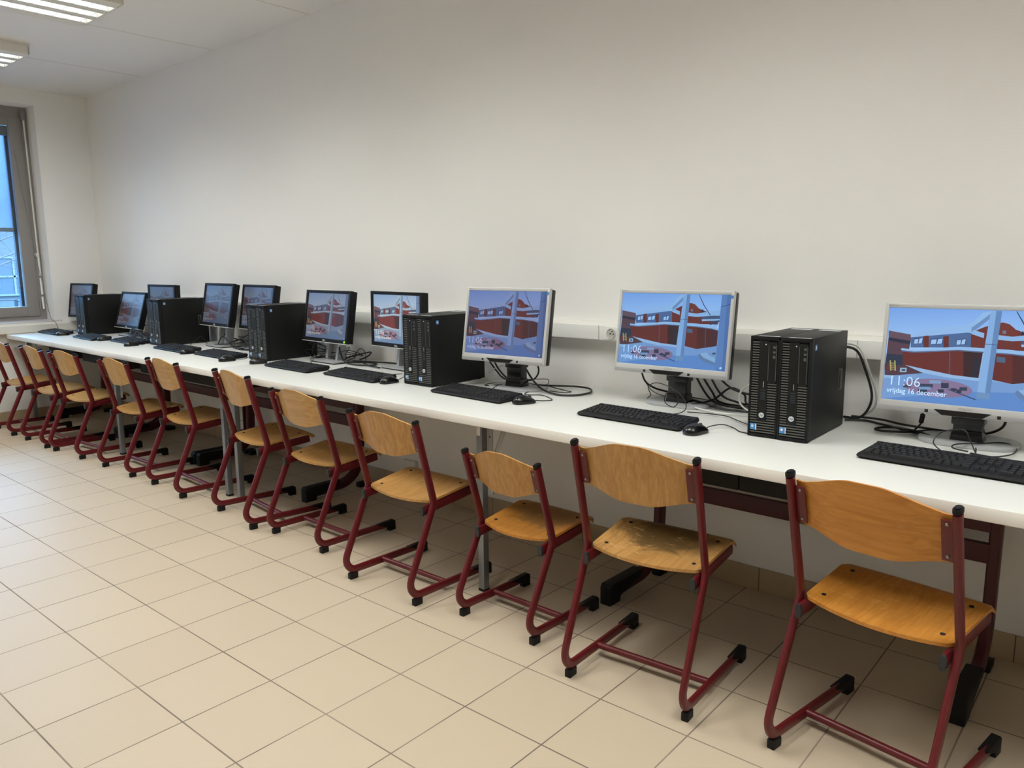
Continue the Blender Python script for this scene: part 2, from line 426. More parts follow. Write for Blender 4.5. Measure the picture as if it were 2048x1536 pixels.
# windows: fixed outer frame, opening sash, pane, hardware
XF = XL-0.2      # inner face of the window frame
def window(i, y0, y1):
    root = bpy.data.objects.new('window_%d' % i, None); COL.objects.link(root); root['kind'] = 'structure'
    def part(n, bm, m): return obj(n, bm, m, root)
    f = new()
    box(f, XF-0.07, XF, y1-0.062, y1, WZ0, WZ1); box(f, XF-0.07, XF, y0, y0+0.062, WZ0, WZ1)
    box(f, XF-0.07, XF, y0+0.062, y1-0.062, WZ0, WZ0+0.05); box(f, XF-0.07, XF, y0+0.062, y1-0.062, WZ1-0.13, WZ1)
    part('frame', f, m_frame)
    s = new(); a0, a1, c0, c1 = y0+0.05, y1-0.056, WZ0+0.035, WZ1-0.10
    gy0, gy1, gz0, gz1 = a0+0.10, a1-0.098, 0.995, 2.575
    for q in ((a0, gy0, c0, c1), (gy1, a1, c0, c1), (gy0, gy1, c0, gz0), (gy0, gy1, gz1, c1)):
        box(s, XF-0.05, XF+0.012, *q, bev=0.003)
    part('sash', s, m_frame)
    p = new(); box(p, XF-0.03, XF-0.024, gy0-0.01, gy1+0.01, gz0-0.01, gz1+0.01)
    glass = bpy.data.materials.get('window_glass')
    if not glass:
        glass = bpy.data.materials.new('window_glass'); glass.use_nodes = True; nt = glass.node_tree; nt.nodes.clear()
        out = nt.nodes.new('ShaderNodeOutputMaterial'); tr = nt.nodes.new('ShaderNodeBsdfTransparent'); gl = nt.nodes.new('ShaderNodeBsdfGlossy')
        gl.inputs['Roughness'].default_value = 0.02; fr = nt.nodes.new('ShaderNodeFresnel'); fr.inputs['IOR'].default_value = 1.45
        tr.inputs['Color'].default_value = (0.93, 0.97, 0.97, 1)
        mx = nt.nodes.new('ShaderNodeMixShader'); nt.links.new(fr.outputs[0], mx.inputs[0]); nt.links.new(tr.outputs[0], mx.inputs[1])
        nt.links.new(gl.outputs[0], mx.inputs[2]); nt.links.new(mx.outputs[0], out.inputs[0])
    part('pane', p, glass)
    for z in (0.985, 2.50):
        h = new(); cyl(h, (XF+0.018, y1-0.050, z), (0, 0, 1), 0.006, 0.09, 12)
        part('hinge', h, m_frame)
    h = new(); box(h, XF-0.075, XF-0.050, gy0, gy1, gz1-0.085, gz1, bev=0.002); part('blind_housing', h, m_frame)
    g2 = new()
    for ya, yb in ((gy1-0.016, gy1+0.06), (gy0-0.06, gy0+0.016)): box(g2, XF-0.12, XF-0.075, ya, yb, gz0, gz1)
    part('blind_guide', g2, mat('dark_guide', (52, 56, 66), 0.5))
    return root
window(1, 0.37, WY1); window(2, -0.82, 0.36); window(3, -2.0, -0.83)
# outdoor screen blinds half lowered in front of each window
fab = bpy.data.materials.new('blind_fabric'); fab.use_nodes = True; nt = fab.node_tree; nt.nodes.clear()
o_ = nt.nodes.new('ShaderNodeOutputMaterial'); t_ = nt.nodes.new('ShaderNodeBsdfTranslucent'); t_.inputs[0].default_value = (*lin((146, 152, 168)), 1)
d_ = nt.nodes.new('ShaderNodeBsdfTransparent'); d_.inputs[0].default_value = (0.50, 0.55, 0.62, 1)
m_ = nt.nodes.new('ShaderNodeMixShader'); m_.inputs[0].default_value = 0.5
nt.links.new(t_.outputs[0], m_.inputs[1]); nt.links.new(d_.outputs[0], m_.inputs[2]); nt.links.new(m_.outputs[0], o_.inputs[0])
for (y0, y1, lab) in ((0.54, 1.402, 'half lowered outdoor screen blind behind the window beside the corner'),
                      (-0.65, 0.19, 'half lowered outdoor screen blind behind the middle window'),
                      (-1.83, -1.0, 'half lowered outdoor screen blind behind the window farthest from the corner')):
    t = thing('screen_blind', lab, 'blind', (XF-0.095, (y0+y1)/2, 1.66))
    b = new(); box(b, -0.0015, 0.0015, -(y1-y0)/2, (y1-y0)/2, 0.035, 0.90); obj('fabric', b, fab, t)
    b = new(); box(b, -0.012, 0.012, -(y1-y0)/2, (y1-y0)/2, 0, 0.036, bev=0.004); obj('bottom_bar', b, m_frame, t)
# crank rod and cord of the blind
t = thing('blind_crank', 'long white crank rod hanging at the right edge of the window', 'crank', (XF+0.05, 1.532, 1.0))
b = new(); sweep(b, [(-0.02, 0, 1.66), (0.0, 0, 1.62)], 0.008, n=10); box(b, -0.05, 0.0, -0.015, 0.015, 1.63, 1.70, bev=0.004); obj('bracket', b, m_frame, t)
b = new(); sweep(b, [(0, 0, 1.62), (0.004, 0.004, 0.46)], 0.007, n=10); obj('rod', b, m_offw, t)
for z0, z1 in ((0.27, 0.44), (0.10, 0.25), (-0.03, 0.08)):
    b = new(); sweep(b, [(0.004, 0.004, z1), (0.006, 0.006, z0)], 0.0085, n=10); obj('grip', b, m_white, t)
b = new(); box(b, -0.05, 0.012, -0.012, 0.012, 0.44, 0.47, bev=0.003); obj('clip', b, m_offw, t)
b = new(); sweep(b, smooth_path([(XF+0.03, 1.44, 2.36), (XF+0.05, 1.475, 1.9), (XF+0.10, 1.505, 1.42), (XF+0.16, 1.515, 1.20), (XL+0.0, 1.533, 0.93), (XL+0.035, 1.540, 0.877), (XL+0.064, 1.553, 0.858), (XL+0.072, 1.575, 0.781)], 6), 0.0022, n=8)
tag(obj('cord', b, m_gcable), 'thin grey cord hanging from the window down to the worktop', 'cord')

# ------------------------------------------------------------------ what stands outside the window
b = new(); box(b, -30, -6.0, -14, 16, -1.2, -0.9); o = struct('ground', b, mat('snowy_ground', (110, 114, 118), 0.9))
t = thing('house', 'pale house with a four pane window seen through the window', 'house', (-16.2, 5.0, -0.9))
b = new(); box(b, -3, 0, -3.8, 3.2, 0, 2.45); prism(b, [(-3.8, 2.45), (3.2, 2.45), (-0.3, 3.7)], -3, 0, 'yz'); obj('wall', b, mat('pale_render', (96, 98, 100), 0.9), t)
b = new()
prism(b, [(-4.2, 2.32), (-0.3, 3.72), (3.6, 2.32), (3.6, 2.47), (-0.3, 3.88), (-4.2, 2.47)], -3.2, 0.3, 'yz'); obj('roof', b, mat('snowy_roof', (120, 122, 126), 0.8), t)
wn = new(); box(wn, 0, 0.03, -0.66, 0.06, 1.65, 2.42); wp = obj('window', wn, mat('house_window', (84, 90, 97), 0.3), t)
b = new()
for q in ((-0.70, -0.66, 1.61, 2.46), (0.06, 0.10, 1.61, 2.46), (-0.32, -0.28, 1.65, 2.42), (-0.66, 0.06, 2.42, 2.46), (-0.66, 0.06, 1.61, 1.65), (-0.66, 0.06, 2.01, 2.05)):
    box(b, 0.0, 0.05, *q)
obj('window_frame', b, mat('house_window_frame', (112, 114, 117), 0.6), wp)
t = thing('garden_fence', 'low railing with slanted ends outside the window', 'fence', (-10, 2.9, -0.9))
b = new()
for z in (1.45, 1.75): sweep(b, [(0, -3, z), (0, 0.0, z), (0.6, 0.35, z-0.25)], 0.009, n=8)
obj('rail', b, mat('fence_paint', (40, 44, 52), 0.6), t)
for yy in (-2.6, -1.3, 0.0):
    b = new(); box(b, -0.02, 0.02, yy-0.02, yy+0.02, 0, 1.76); obj('post', b, MATS['fence_paint'], t)
t = thing('bare_tree', 'bare leafless tree beyond the window', 'tree', (-14.4, 3.2, -0.9))
b = new(); sweep(b, smooth_path([(0, 0, 0), (0.05, 0.05, 1.2), (-0.05, 0.0, 2.4), (0.1, 0.2, 3.6)]), 0.07, n=8); obj('trunk', b, mat('bark', (96, 90, 88), 0.9), t)
rr = random.Random(3)
for k in range(14):
    b = new(); z = 1.9+0.12*k; a = rr.uniform(0.2, 1.6); L = rr.uniform(0.7, 1.5)
    e = Vector((rr.uniform(-.3, .3), L*math.cos(a-0.6), z+L*0.45))
    pts = [Vector((0, 0.05, z)), Vector((0, 0.05, z)).lerp(e, 0.5)+Vector((0, 0.1, 0.08)), e]
    sweep(b, smooth_path(pts, 4), 0.014, n=6)
    for q in range(5):
        s = pts[1].lerp(e, q/5); sweep(b, [s, s+Vector((rr.uniform(-.1, .1), rr.uniform(-.2, .45), rr.uniform(-.25, .35)))], 0.006, n=5)
    obj('branch', b, MATS['bark'], t)

# ------------------------------------------------------------------ ceiling lamps
def make_lamp():
    t = thing('ceiling_light', '', 'ceiling light', (0, 0, H), 0, 'louvred ceiling lights')
    HW, HL, D = 0.30, 0.61, 0.07
    slots = (-0.158, 0.0, 0.158); sw = 0.05
    b = new(); xs = [-HW]+[v for s in slots for v in (s-sw, s+sw)]+[HW]
    for i in range(0, len(xs), 2): box(b, xs[i], xs[i+1], -HL, HL, -D, -0.012, bev=0.004)
    box(b, -HW, HW, -HL, -HL+0.012, -D, -0.012); box(b, -HW, HW, HL-0.012, HL, -D, -0.012)
    box(b, -HW, HW, -HL, HL, -0.012, -0.0005); obj('body', b, m_lamp, t)
    for s in slots:
        b = new()
        for sg in (-1, 1):
            t2 = new(); vs_ = [t2.verts.new(v) for v in ((s+sg*(sw-0.001), -HL+0.013, -D), (s+sg*(sw-0.001), HL-0.013, -D), (s+sg*0.02, HL-0.013, -0.014), (s+sg*0.02, -HL+0.013, -0.014))]
            t2.faces.new(vs_); merge(b, t2)
        r = obj('reflector', b, m_refl, t)
        b = new(); pts = [(s-sw+0.006, -HL+0.014), (s-sw+0.006, HL-0.014), (s-sw+0.009, HL-0.014)]; k = HL-0.05   # comb: one spine, many cross blades
        while k > -HL+0.03:
            pts += [(s-sw+0.009, k+0.0015), (s+sw-0.006, k+0.0015), (s+sw-0.006, k-0.0015), (s-sw+0.009, k-0.0015)]; k -= 0.075
        pts.append((s-sw+0.009, -HL+0.014)); prism(b, pts, -D+0.001, -D+0.021, 'xy')
        obj('louvre_slats', b, m_refl, r)
        b = new(); cyl(b, (s, 0, -0.034), (0, 1, 0), 0.013, 2*HL-0.06, 14); obj('tube', b, m_tube, r)
        li = bpy.data.lights.new('lamp_light', 'AREA'); li.shape = 'RECTANGLE'; li.size = 0.02; li.size_y = 2*HL-0.08
        li.energy = LAMP_W; li.color = TUBE_COL; li.spread = math.radians(130)
        lo = bpy.data.objects.new('lamp_light', li); COL.objects.link(lo); lo.parent = t; lo.location = (s, 0, -D-0.0045); lo.rotation_euler = (0, -0.42*(s > 0.01)+0.42*(s < -0.01), 0)
    return t
lamp0 = make_lamp()
names = {(-3.10, 0): 'louvred ceiling light close to the window corner', (-1.578, 0): 'louvred ceiling light with three bright tubes at the top left'}
first = True
for j, yc in enumerate((0.46, -3.3)):  # second row is unseen, added to raise the ambient bounce light
    for xc in (-3.10, -1.578, -0.06, 1.46, 2.98, 4.50)[::2 if j else 1]:
        lab = names.get((xc, j), 'louvred white ceiling light out of the picture, number %d of row %d' % (int(round((xc+3.1)/1.52))+1, j+1))
        if first: lamp0.location = (xc, yc, H); lamp0['label'] = lab; first = False
        else: dup(lamp0, (xc, yc, H), 0, lab)

# ------------------------------------------------------------------ trunking with sockets
def trunk_profile(d, z0, z1): return [(0, z0), (-d+0.004, z0), (-d, z0+0.005), (-d, z1-0.016), (-d+0.012, z1), (0, z1)]
t = thing('cable_trunking', 'white cable trunking running along the long wall above the worktop', 'cable trunking', (0, YB-0.0005, 0))
b = new(); prism(b, [(y, z) for y, z in trunk_profile(0.055, 0.997, 1.082)], XL+0.001, XR-0.001, 'yz'); obj('channel', b, m_offw, t)
for (x0, x1) in ((XL+0.07, -0.9), (-0.897, 1.327), (1.60, 2.455), (2.458, XR)):
    b = new(); box(b, x0, x1, -0.062, -0.055, 1.003, 1.068, bev=0.002); obj('cover', b, m_white, t)
t = thing('wall_socket', 'double round wall socket in the trunking left of the middle silver monitor', 'socket', (1.331, YB-0.0551, 1.034))
b = new(); box(b, 0.002, 0.262, -0.005, 0, -0.033, 0.035, bev=0.0015)
box(b, 0.03, 0.235, -0.012, -0.005, -0.028, 0.030, bev=0.003); obj('plate', b, m_white, t)
for k, xs_ in enumerate((0.070, 0.140)):
    b = new(); lathe(b, [(0.0245, -0.013), (0.0235, -0.0155), (0.021, -0.0155), (0.0195, -0.0128), (0.0001, -0.0125)], (xs_, 0, 0.0), 28, axis='y'); r = obj('outlet', b, m_sock, t)
    b = new(); cyl(b, (xs_-0.003, -0.0135, 0.0), (0, 1, 0), 0.0035, 0.003, 10); cyl(b, (xs_+0.013, -0.0135, -0.001), (0, 1, 0), 0.003, 0.003, 10)
    box(b, xs_+0.002, xs_+0.012, -0.0145, -0.0125, 0.009, 0.012); obj('pin_hole', b, m_hole, r)
t = thing('cable_trunking', 'white cable trunking on the left wall below the window sill', 'cable trunking', (XL+0.0005, 0, 0))
b = new(); prism(b, [(-y, z) for y, z in trunk_profile(0.06, 0.775, 0.858)], WY0-1, YB-0.07, 'xz'); obj('channel', b, m_offw, t)
# sockets low on the wall under the worktop
t = thing('wall_socket', 'white data socket low on the wall behind the third chair from the small one', 'socket', (-0.05, YB-0.0001, 0.155))
t['label'] = 'small white data socket low on the wall beside the small chair'
b = new(); box(b, -0.055, 0.055, -0.03, 0, -0.05, 0.045, bev=0.004); obj('plate', b, m_offw, t)
b = new()
for xs_ in (-0.022, 0.018): box(b, xs_-0.009, xs_+0.009, -0.032, -0.029, -0.04, -0.02)
obj('pin_hole', b, m_hole, t)
t = thing('wall_socket', 'round beige wall socket under the worktop near the pair of grey legs', 'socket', (-1.83, YB-0.0001, 0.305))
b = new(); box(b, -0.045, 0.045, -0.012, 0, -0.045, 0.045, bev=0.004); obj('plate', b, m_offw, t)
b = new(); lathe(b, [(0.024, -0.013), (0.024, -0.018), (0.021, -0.018), (0.02, -0.0135), (0.0001, -0.0135)], (0, 0, 0), 24, axis='y'); obj('outlet', b, mat('beige_insert', (168, 150, 112), 0.5), t)

# ------------------------------------------------------------------ worktops, their grey legs and the red desk frames below
def front_y(x): return 1.126-0.0084*x
def worktop(x0, x1, label):
    b = new(); prism(b, [(x0, front_y(x0)), (x1, front_y(x1)), (x1, 1.975), (x0, 1.975)], ZD-0.036, ZD, 'xy', bev=0.0035)
    bmesh.ops.recalc_face_normals(b, faces=b.faces)
    for f in b.faces: f.material_index = 0 if abs(f.normal.z) > 0.9 else 1
    o = obj('worktop', b, m_top, mats=[m_top, m_edge]); return tag(o, label, 'worktop', 'white worktops')
worktop(XL+0.066, -0.7915, 'long white worktop reaching from the left wall to the pair of grey legs')
worktop(-0.7905, 3.95, 'long white worktop on the right carrying the three silver monitors')
def grey_leg(x, y, label, brace=True):
    t = thing('support_leg', label, 'table leg', (x, y, 0), 0, 'grey worktop legs')
    b = new(); box(b, -0.016, 0.016, -0.016, 0.016, 0.006, 0.7385, bev=0.003); obj('post', b, m_leg, t)
    b = new(); box(b, -0.017, 0.017, -0.017, 0.017, 0, 0.012, bev=0.002); obj('foot', b, m_plug, t)
    b = new(); box(b, -0.0125, 0.0075, -0.0175, -0.016, 0.665, 0.736); obj('clip', b, m_white, t)
    if brace:
        b = new(); box(b, 0.02, 0.048, 0.012, 0.016, 0.42, 0.7385); box(b, 0.02, 0.048, 0.010, 0.045, 0.733, 0.7385); obj('bracket', b, m_alu, t)
        br = t.children[-1]
        b = new()
        for z in (0.47, 0.55, 0.60, 0.66): cyl(b, (0.034, 0.0115, z), (0, 1, 0), 0.0035, 0.001, 10)
        obj('slot', b, m_hole, br)
        b = new(); sweep(b, [(0.045, 0.02, 0.56), (0.115, 0.03, 0.7375)], 0.011, 0.004, 8, bin_=(0, 1, 0)); obj('brace', b, m_alu, t)
    return t
grey_leg(1.232, 1.262, 'grey square worktop leg with a brace beside the small chair')
grey_leg(-0.73, 1.272, 'right one of the two grey square worktop legs standing together')
grey_leg(-0.845, 1.262, 'left one of the two grey square worktop legs standing together', False)
grey_leg(-2.39, 1.28, 'grey square worktop leg behind the fourth chair from the left')
grey_leg(-4.29, 1.31, 'grey square worktop leg next to the left wall')
grey_leg(3.45, 1.28, 'grey square worktop leg right of the picture')

def desk_frame(x0, x1, label, trays):
    t = thing('desk_frame', label, 'desk frame', ((x0+x1)/2, 1.47, 0), 0, 'red desk frames')
    hw = (x1-x0)/2
    for sg in (-1, 1):
        x = sg*hw
        b = new()
        pts = fillet([(x, 0.43, 0.7385), (x, 0.40, 0.055), (x, 0.10, 0.045)], 0.16, 10)
        sweep(b, pts, 0.030, 0.019, 14, bin_=(1, 0, 0), squ=0.6)
        lg = obj('leg', b, m_redd, t)
        b = new(); prism(b, [(0.0, 0.0), (0.07, 0.0), (0.075, 0.022), (0.24, 0.060), (0.24, 0.085), (0.012, 0.085), (0.0, 0.072)], x-0.026, x+0.026, 'yz', bev=0.006)
        obj('foot_cap', b, m_plug, lg)
        b = new(); box(b, x-0.022, x+0.022, 0.385, 0.455, 0, 0.03, bev=0.006); obj('rear_pad', b, m_plug, lg)
    b = new(); box(b, -hw+0.012, hw-0.012, 0.388, 0.412, 0.372, 0.438, bev=0.003); obj('crossbeam', b, m_redd, t)
    b = new(); box(b, -hw+0.012, hw-0.012, 0.388, 0.412, 0.477, 0.550, bev=0.003); obj('crossbeam', b, m_redd, t)
    for sg in (-1, 1):
        b = new(); box(b, sg*hw-0.02, sg*hw+0.02, -0.10, 0.44, 0.70, 0.7382, bev=0.003); obj('top_rail', b, m_redd, t)
    for (a, c) in trays:
        b = new(); x_0 = a-(x0+x1)/2; x_1 = c-(x0+x1)/2
        box(b, x_0, x_1, -0.22, -0.212, 0.655, 0.738); box(b, x_0, x_1, 0.14, 0.148, 0.655, 0.738)
        box(b, x_0, x_0+0.008, -0.212, 0.14, 0.655, 0.738); box(b, x_1-0.008, x_1, -0.212, 0.14, 0.655, 0.738)
        box(b, x_0, x_1, -0.22, 0.148, 0.650, 0.655); obj('tray', b, m_hole, t)
    return t
desk_frame(1.70, 2.94, 'dark red desk frame under the two rightmost silver monitors', [(1.86, 2.34), (2.345, 2.62)])
desk_frame(-1.645, -0.39, 'dark red desk frame right of the two grey legs standing together', [(-1.58, -0.70)])
desk_frame(-2.95, -1.715, 'dark red desk frame under the fifth and sixth chair from the left', [(-2.90, -2.10), (-1.90, -1.76)])
desk_frame(-4.21, -3.00, 'dark red desk frame nearest to the left wall', [(-3.60, -3.06)])

# ------------------------------------------------------------------ chairs
def make_chair(name, h, W, D, wood_b, wood_s):
    """h = height of the back posts, W = width between the side frames, D = length of the floor runner"""
    k = h/0.80; t = thing(name, '', 'chair')
    X = W/2
    def z(v): return 0.036+(v-0.036)*k if v > 0.036 else v
    zs = z(0.425)
    for sg in (-1, 1):
        x = sg*X
        pts = fillet([(x, 0.018, z(0.785)), (x, 0.105, zs), (x, -0.062, 0.040), (x, D, 0.034)], [0.05, 0.052], 8)
        b = new(); sweep(b, pts, 0.0165, 0.0095, 14, bin_=(1, 0, 0), squ=0.8); fr = obj('side_frame', b, m_red, t)
        b = new(); sweep(b, [(x, 0.0180, z(0.7895)), (x, 0.0172, z(0.794)), (x, 0.0165, z(0.799))], 0.0175, 0.0105, 14, bin_=(1, 0, 0), squ=0.8)
        sweep(b, [(x, 0.0165, z(0.798)), (x, 0.016, z(0.803))], 0.0135, 0.0075, 14, bin_=(1, 0, 0), squ=0.8); obj('post_cap', b, m_plug, fr)
        b = new(); box(b, x-0.0115, x+0.0115, -0.020, 0.020, 0, 0.028, bev=0.003); obj('rear_glide', b, m_plug, fr)
        b = new(); prism(b, [(D-0.10, 0.0505), (D+0.002, 0.0525), (D+0.012, 0.044), (D+0.012, 0.0), (D-0.028, 0.0), (D-0.032, 0.018), (D-0.10, 0.046)], x-0.0125, x+0.0125, 'yz', bev=0.003)
        obj('front_glide', b, m_plug, fr)
        # rail that carries the seat, inside the side frame
        xi = x-sg*0.0205
        b = new(); sweep(b, [(xi, 0.060, zs-0.028), (xi, 0.31, zs-0.006), (xi, 0.350, zs-0.002)], 0.0205, 0.0085, 12, bin_=(1, 0, 0), squ=0.75)
        rl = obj('seat_rail', b, m_red, t)
        b = new(); sweep(b, [(xi, 0.054, zs-0.0287), (xi, 0.064, zs-0.0277)], 0.0213, 0.0094, 12, bin_=(1, 0, 0), squ=0.75); obj('rail_plug', b, m_gplug, rl)
        # bracket plate that holds the backrest
        xb = x-sg*0.024; lean = (0.105-0.018)/(zs-z(0.785))
        def yp(zz): return 0.018+(zz-z(0.785))*lean
        zb0, zb1 = z(0.655), z(0.765)
        mt = Matrix.Translation((xb, yp((zb0+zb1)/2)+0.002, (zb0+zb1)/2)) @ Matrix.Rotation(math.atan(-lean), 4, 'X')
        b = new(); box(b, -0.014, 0.014, -0.002, 0.002, -(zb1-zb0)/2, (zb1-zb0)/2, bev=0.0015, mat4=mt); pl = obj('bracket', b, m_red, t)
        b = new()
        for zz in (-1, 1):
            t2 = new(); bmesh.ops.create_uvsphere(t2, u_segments=10, v_segments=6, radius=0.0045)
            bmesh.ops.transform(t2, matrix=mt @ Matrix.Translation((0, -0.003, zz*((zb1-zb0)/2-0.012))) @ Matrix.Scale(0.6, 4, (0, 1, 0)), verts=t2.verts); merge(b, t2)
        obj('rivet', b, m_metal, pl)
    b = new(); sweep(b, [(-X+0.006, 0.165, 0.040), (X-0.006, 0.165, 0.040)], 0.0115, 0.0115, 14, bin_=(0, 1, 0)); obj('stretcher', b, m_red, t)
    lean = (0.105-0.018)/(zs-z(0.785))
    # backrest: plywood, humped top edge, bellied bottom edge, bulging towards the rear
    def ss(v): v = max(0, min(1, v)); return v*v*(3-2*v)
    hw = X-0.0095
    def back(u, v):
        s = 2*u-1; a = 1-abs(s)
        zb = z(0.650)-0.030*ss(a/0.85); zt = z(0.777)+0.037*ss((a-0.06)/0.78)-0.003*ss(a/0.07)*(1-ss((a-0.07)/0.2))
        zz = zb+(zt-zb)*v
        y = 0.018+(zz-z(0.785))*lean+0.012-0.030*ss(a/0.75)
        return (s*hw, y, zz), (0, -1, 0)
    b = new(); sheet(b, back, 44, 10, 0.0085); obj('backrest', b, wood_b, t, smooth=50)
    # seat: bowed rear edge, shallow dish, rolled front edge
    def seat(u, v):
        s = 2*u-1; c = 1-s*s
        wd = (X-0.014)*(1-v)+(X-0.006)*v
        rnd = max(0, abs(s)-0.93)/0.07
        y = 0.098-0.028*c+rnd*rnd*0.012*(1-v)+v*(0.285+0.038*c)-rnd*rnd*0.02*v
        zz = zs+0.008+0.030*v-0.013*c*math.sin(min(1, v*1.15)*PI)-0.010*c*(1-v)**2
        r = max(0, v-0.80)/0.20; zz -= 0.028*r*r
        return (s*wd, y, zz), (0, 0, 1)
    b = new(); sheet(b, seat, 30, 22, 0.010); st = obj('seat', b, wood_s, t, smooth=50)
    for sx in (-1, 1):
        for vv in (0.16, 0.74):
            p, _ = seat(0.5+sx*0.40, vv); b = new(); cyl(b, Vector(p)+Vector((0, 0, 0.0006)), (0, 0, 1), 0.0065, 0.002, 14); obj('screw', b, m_hole, st)
    return t
wb_g, wb_a, wb_p = wood_back('golden'), wood_backx('amber'), wood_back('pale'); wb_px = wood_backx('pale')
ws_g, ws_a, ws_p = wood_seat('golden', 0.55, 0.0), wood_seat('amber', 0.6, 0.0), wood_seat('pale', 0.25, 0.0)
ws_d = wood_seat('golden', 0.8, 0.85); ws_d2 = wood_seat('amber', 0.5, 0.6)
CHG = 'wooden school chairs along the worktop'
big = make_chair('school_chair', 0.797, 0.415, 0.435, wb_p, ws_p)
mid = make_chair('school_chair', 0.745, 0.412, 0.42, wb_p, ws_p)
small = make_chair('school_chair', 0.653, 0.355, 0.37, wb_g, ws_d2)
CH = [(mid, -3.945, 0.977, 0.0, wb_p, ws_p, 'leftmost wooden chair with dark red frame, cut by the left picture edge'),
      (mid, -3.255, 0.995, 0.6, wb_p, ws_p, 'second wooden chair from the left, under the leftmost keyboard'),
      (mid, -2.685, 1.022, 4.5, wb_p, ws_p, 'third wooden chair from the left'),
      (mid, -1.920, 1.061, 1.0, wb_p, ws_g, 'fourth wooden chair from the left, a single grey table leg behind it'),
      (big, -1.224, 1.071, -2.8, wb_px, ws_g, 'fifth wooden chair from the left, taller than the fourth'),
      (big, -0.410, 1.063, -6.1, wb_p, ws_g, 'wooden chair in front of the two grey legs standing together'),
      (mid, 0.148, 1.084, 0.0, wb_px, ws_g, 'wooden chair below the black monitor beside the middle computers, pale backrest'),
      (mid, 0.914, 0.988, 0.6, wb_g, ws_g, 'wooden chair directly left of the small low chair'),
      (small, 1.507, 1.049, -0.2, wb_g, ws_d2, 'small low wooden chair with a short backrest beside the braced grey leg'),
      (big, 2.121, 0.973, 3.9, wb_g, ws_d, 'tall wooden chair with a dirty worn seat, second from the right'),
      (big, 2.785, 0.996, -8.3, wb_a, ws_a, 'nearest rightmost wooden chair with an amber brown backrest')]
used = set()
for (proto, x, y, a, wb, ws, lab) in CH:
    if id(proto) in used: c = dup(proto, (x, y, 0), math.radians(a), lab, CHG)
    else: c = proto; used.add(id(proto)); c.location = (x, y, 0); c.rotation_euler = (0, 0, math.radians(a)); c['label'] = lab; c['group'] = CHG
    for ch in c.children:
        kind = ch.name.split('.')[0]
        m_ = wb if kind == 'backrest' else ws if kind == 'seat' else None
        if m_ and ch.data.materials[0] != m_:
            ch.data = ch.data.copy(); ch.data.materials[0] = m_

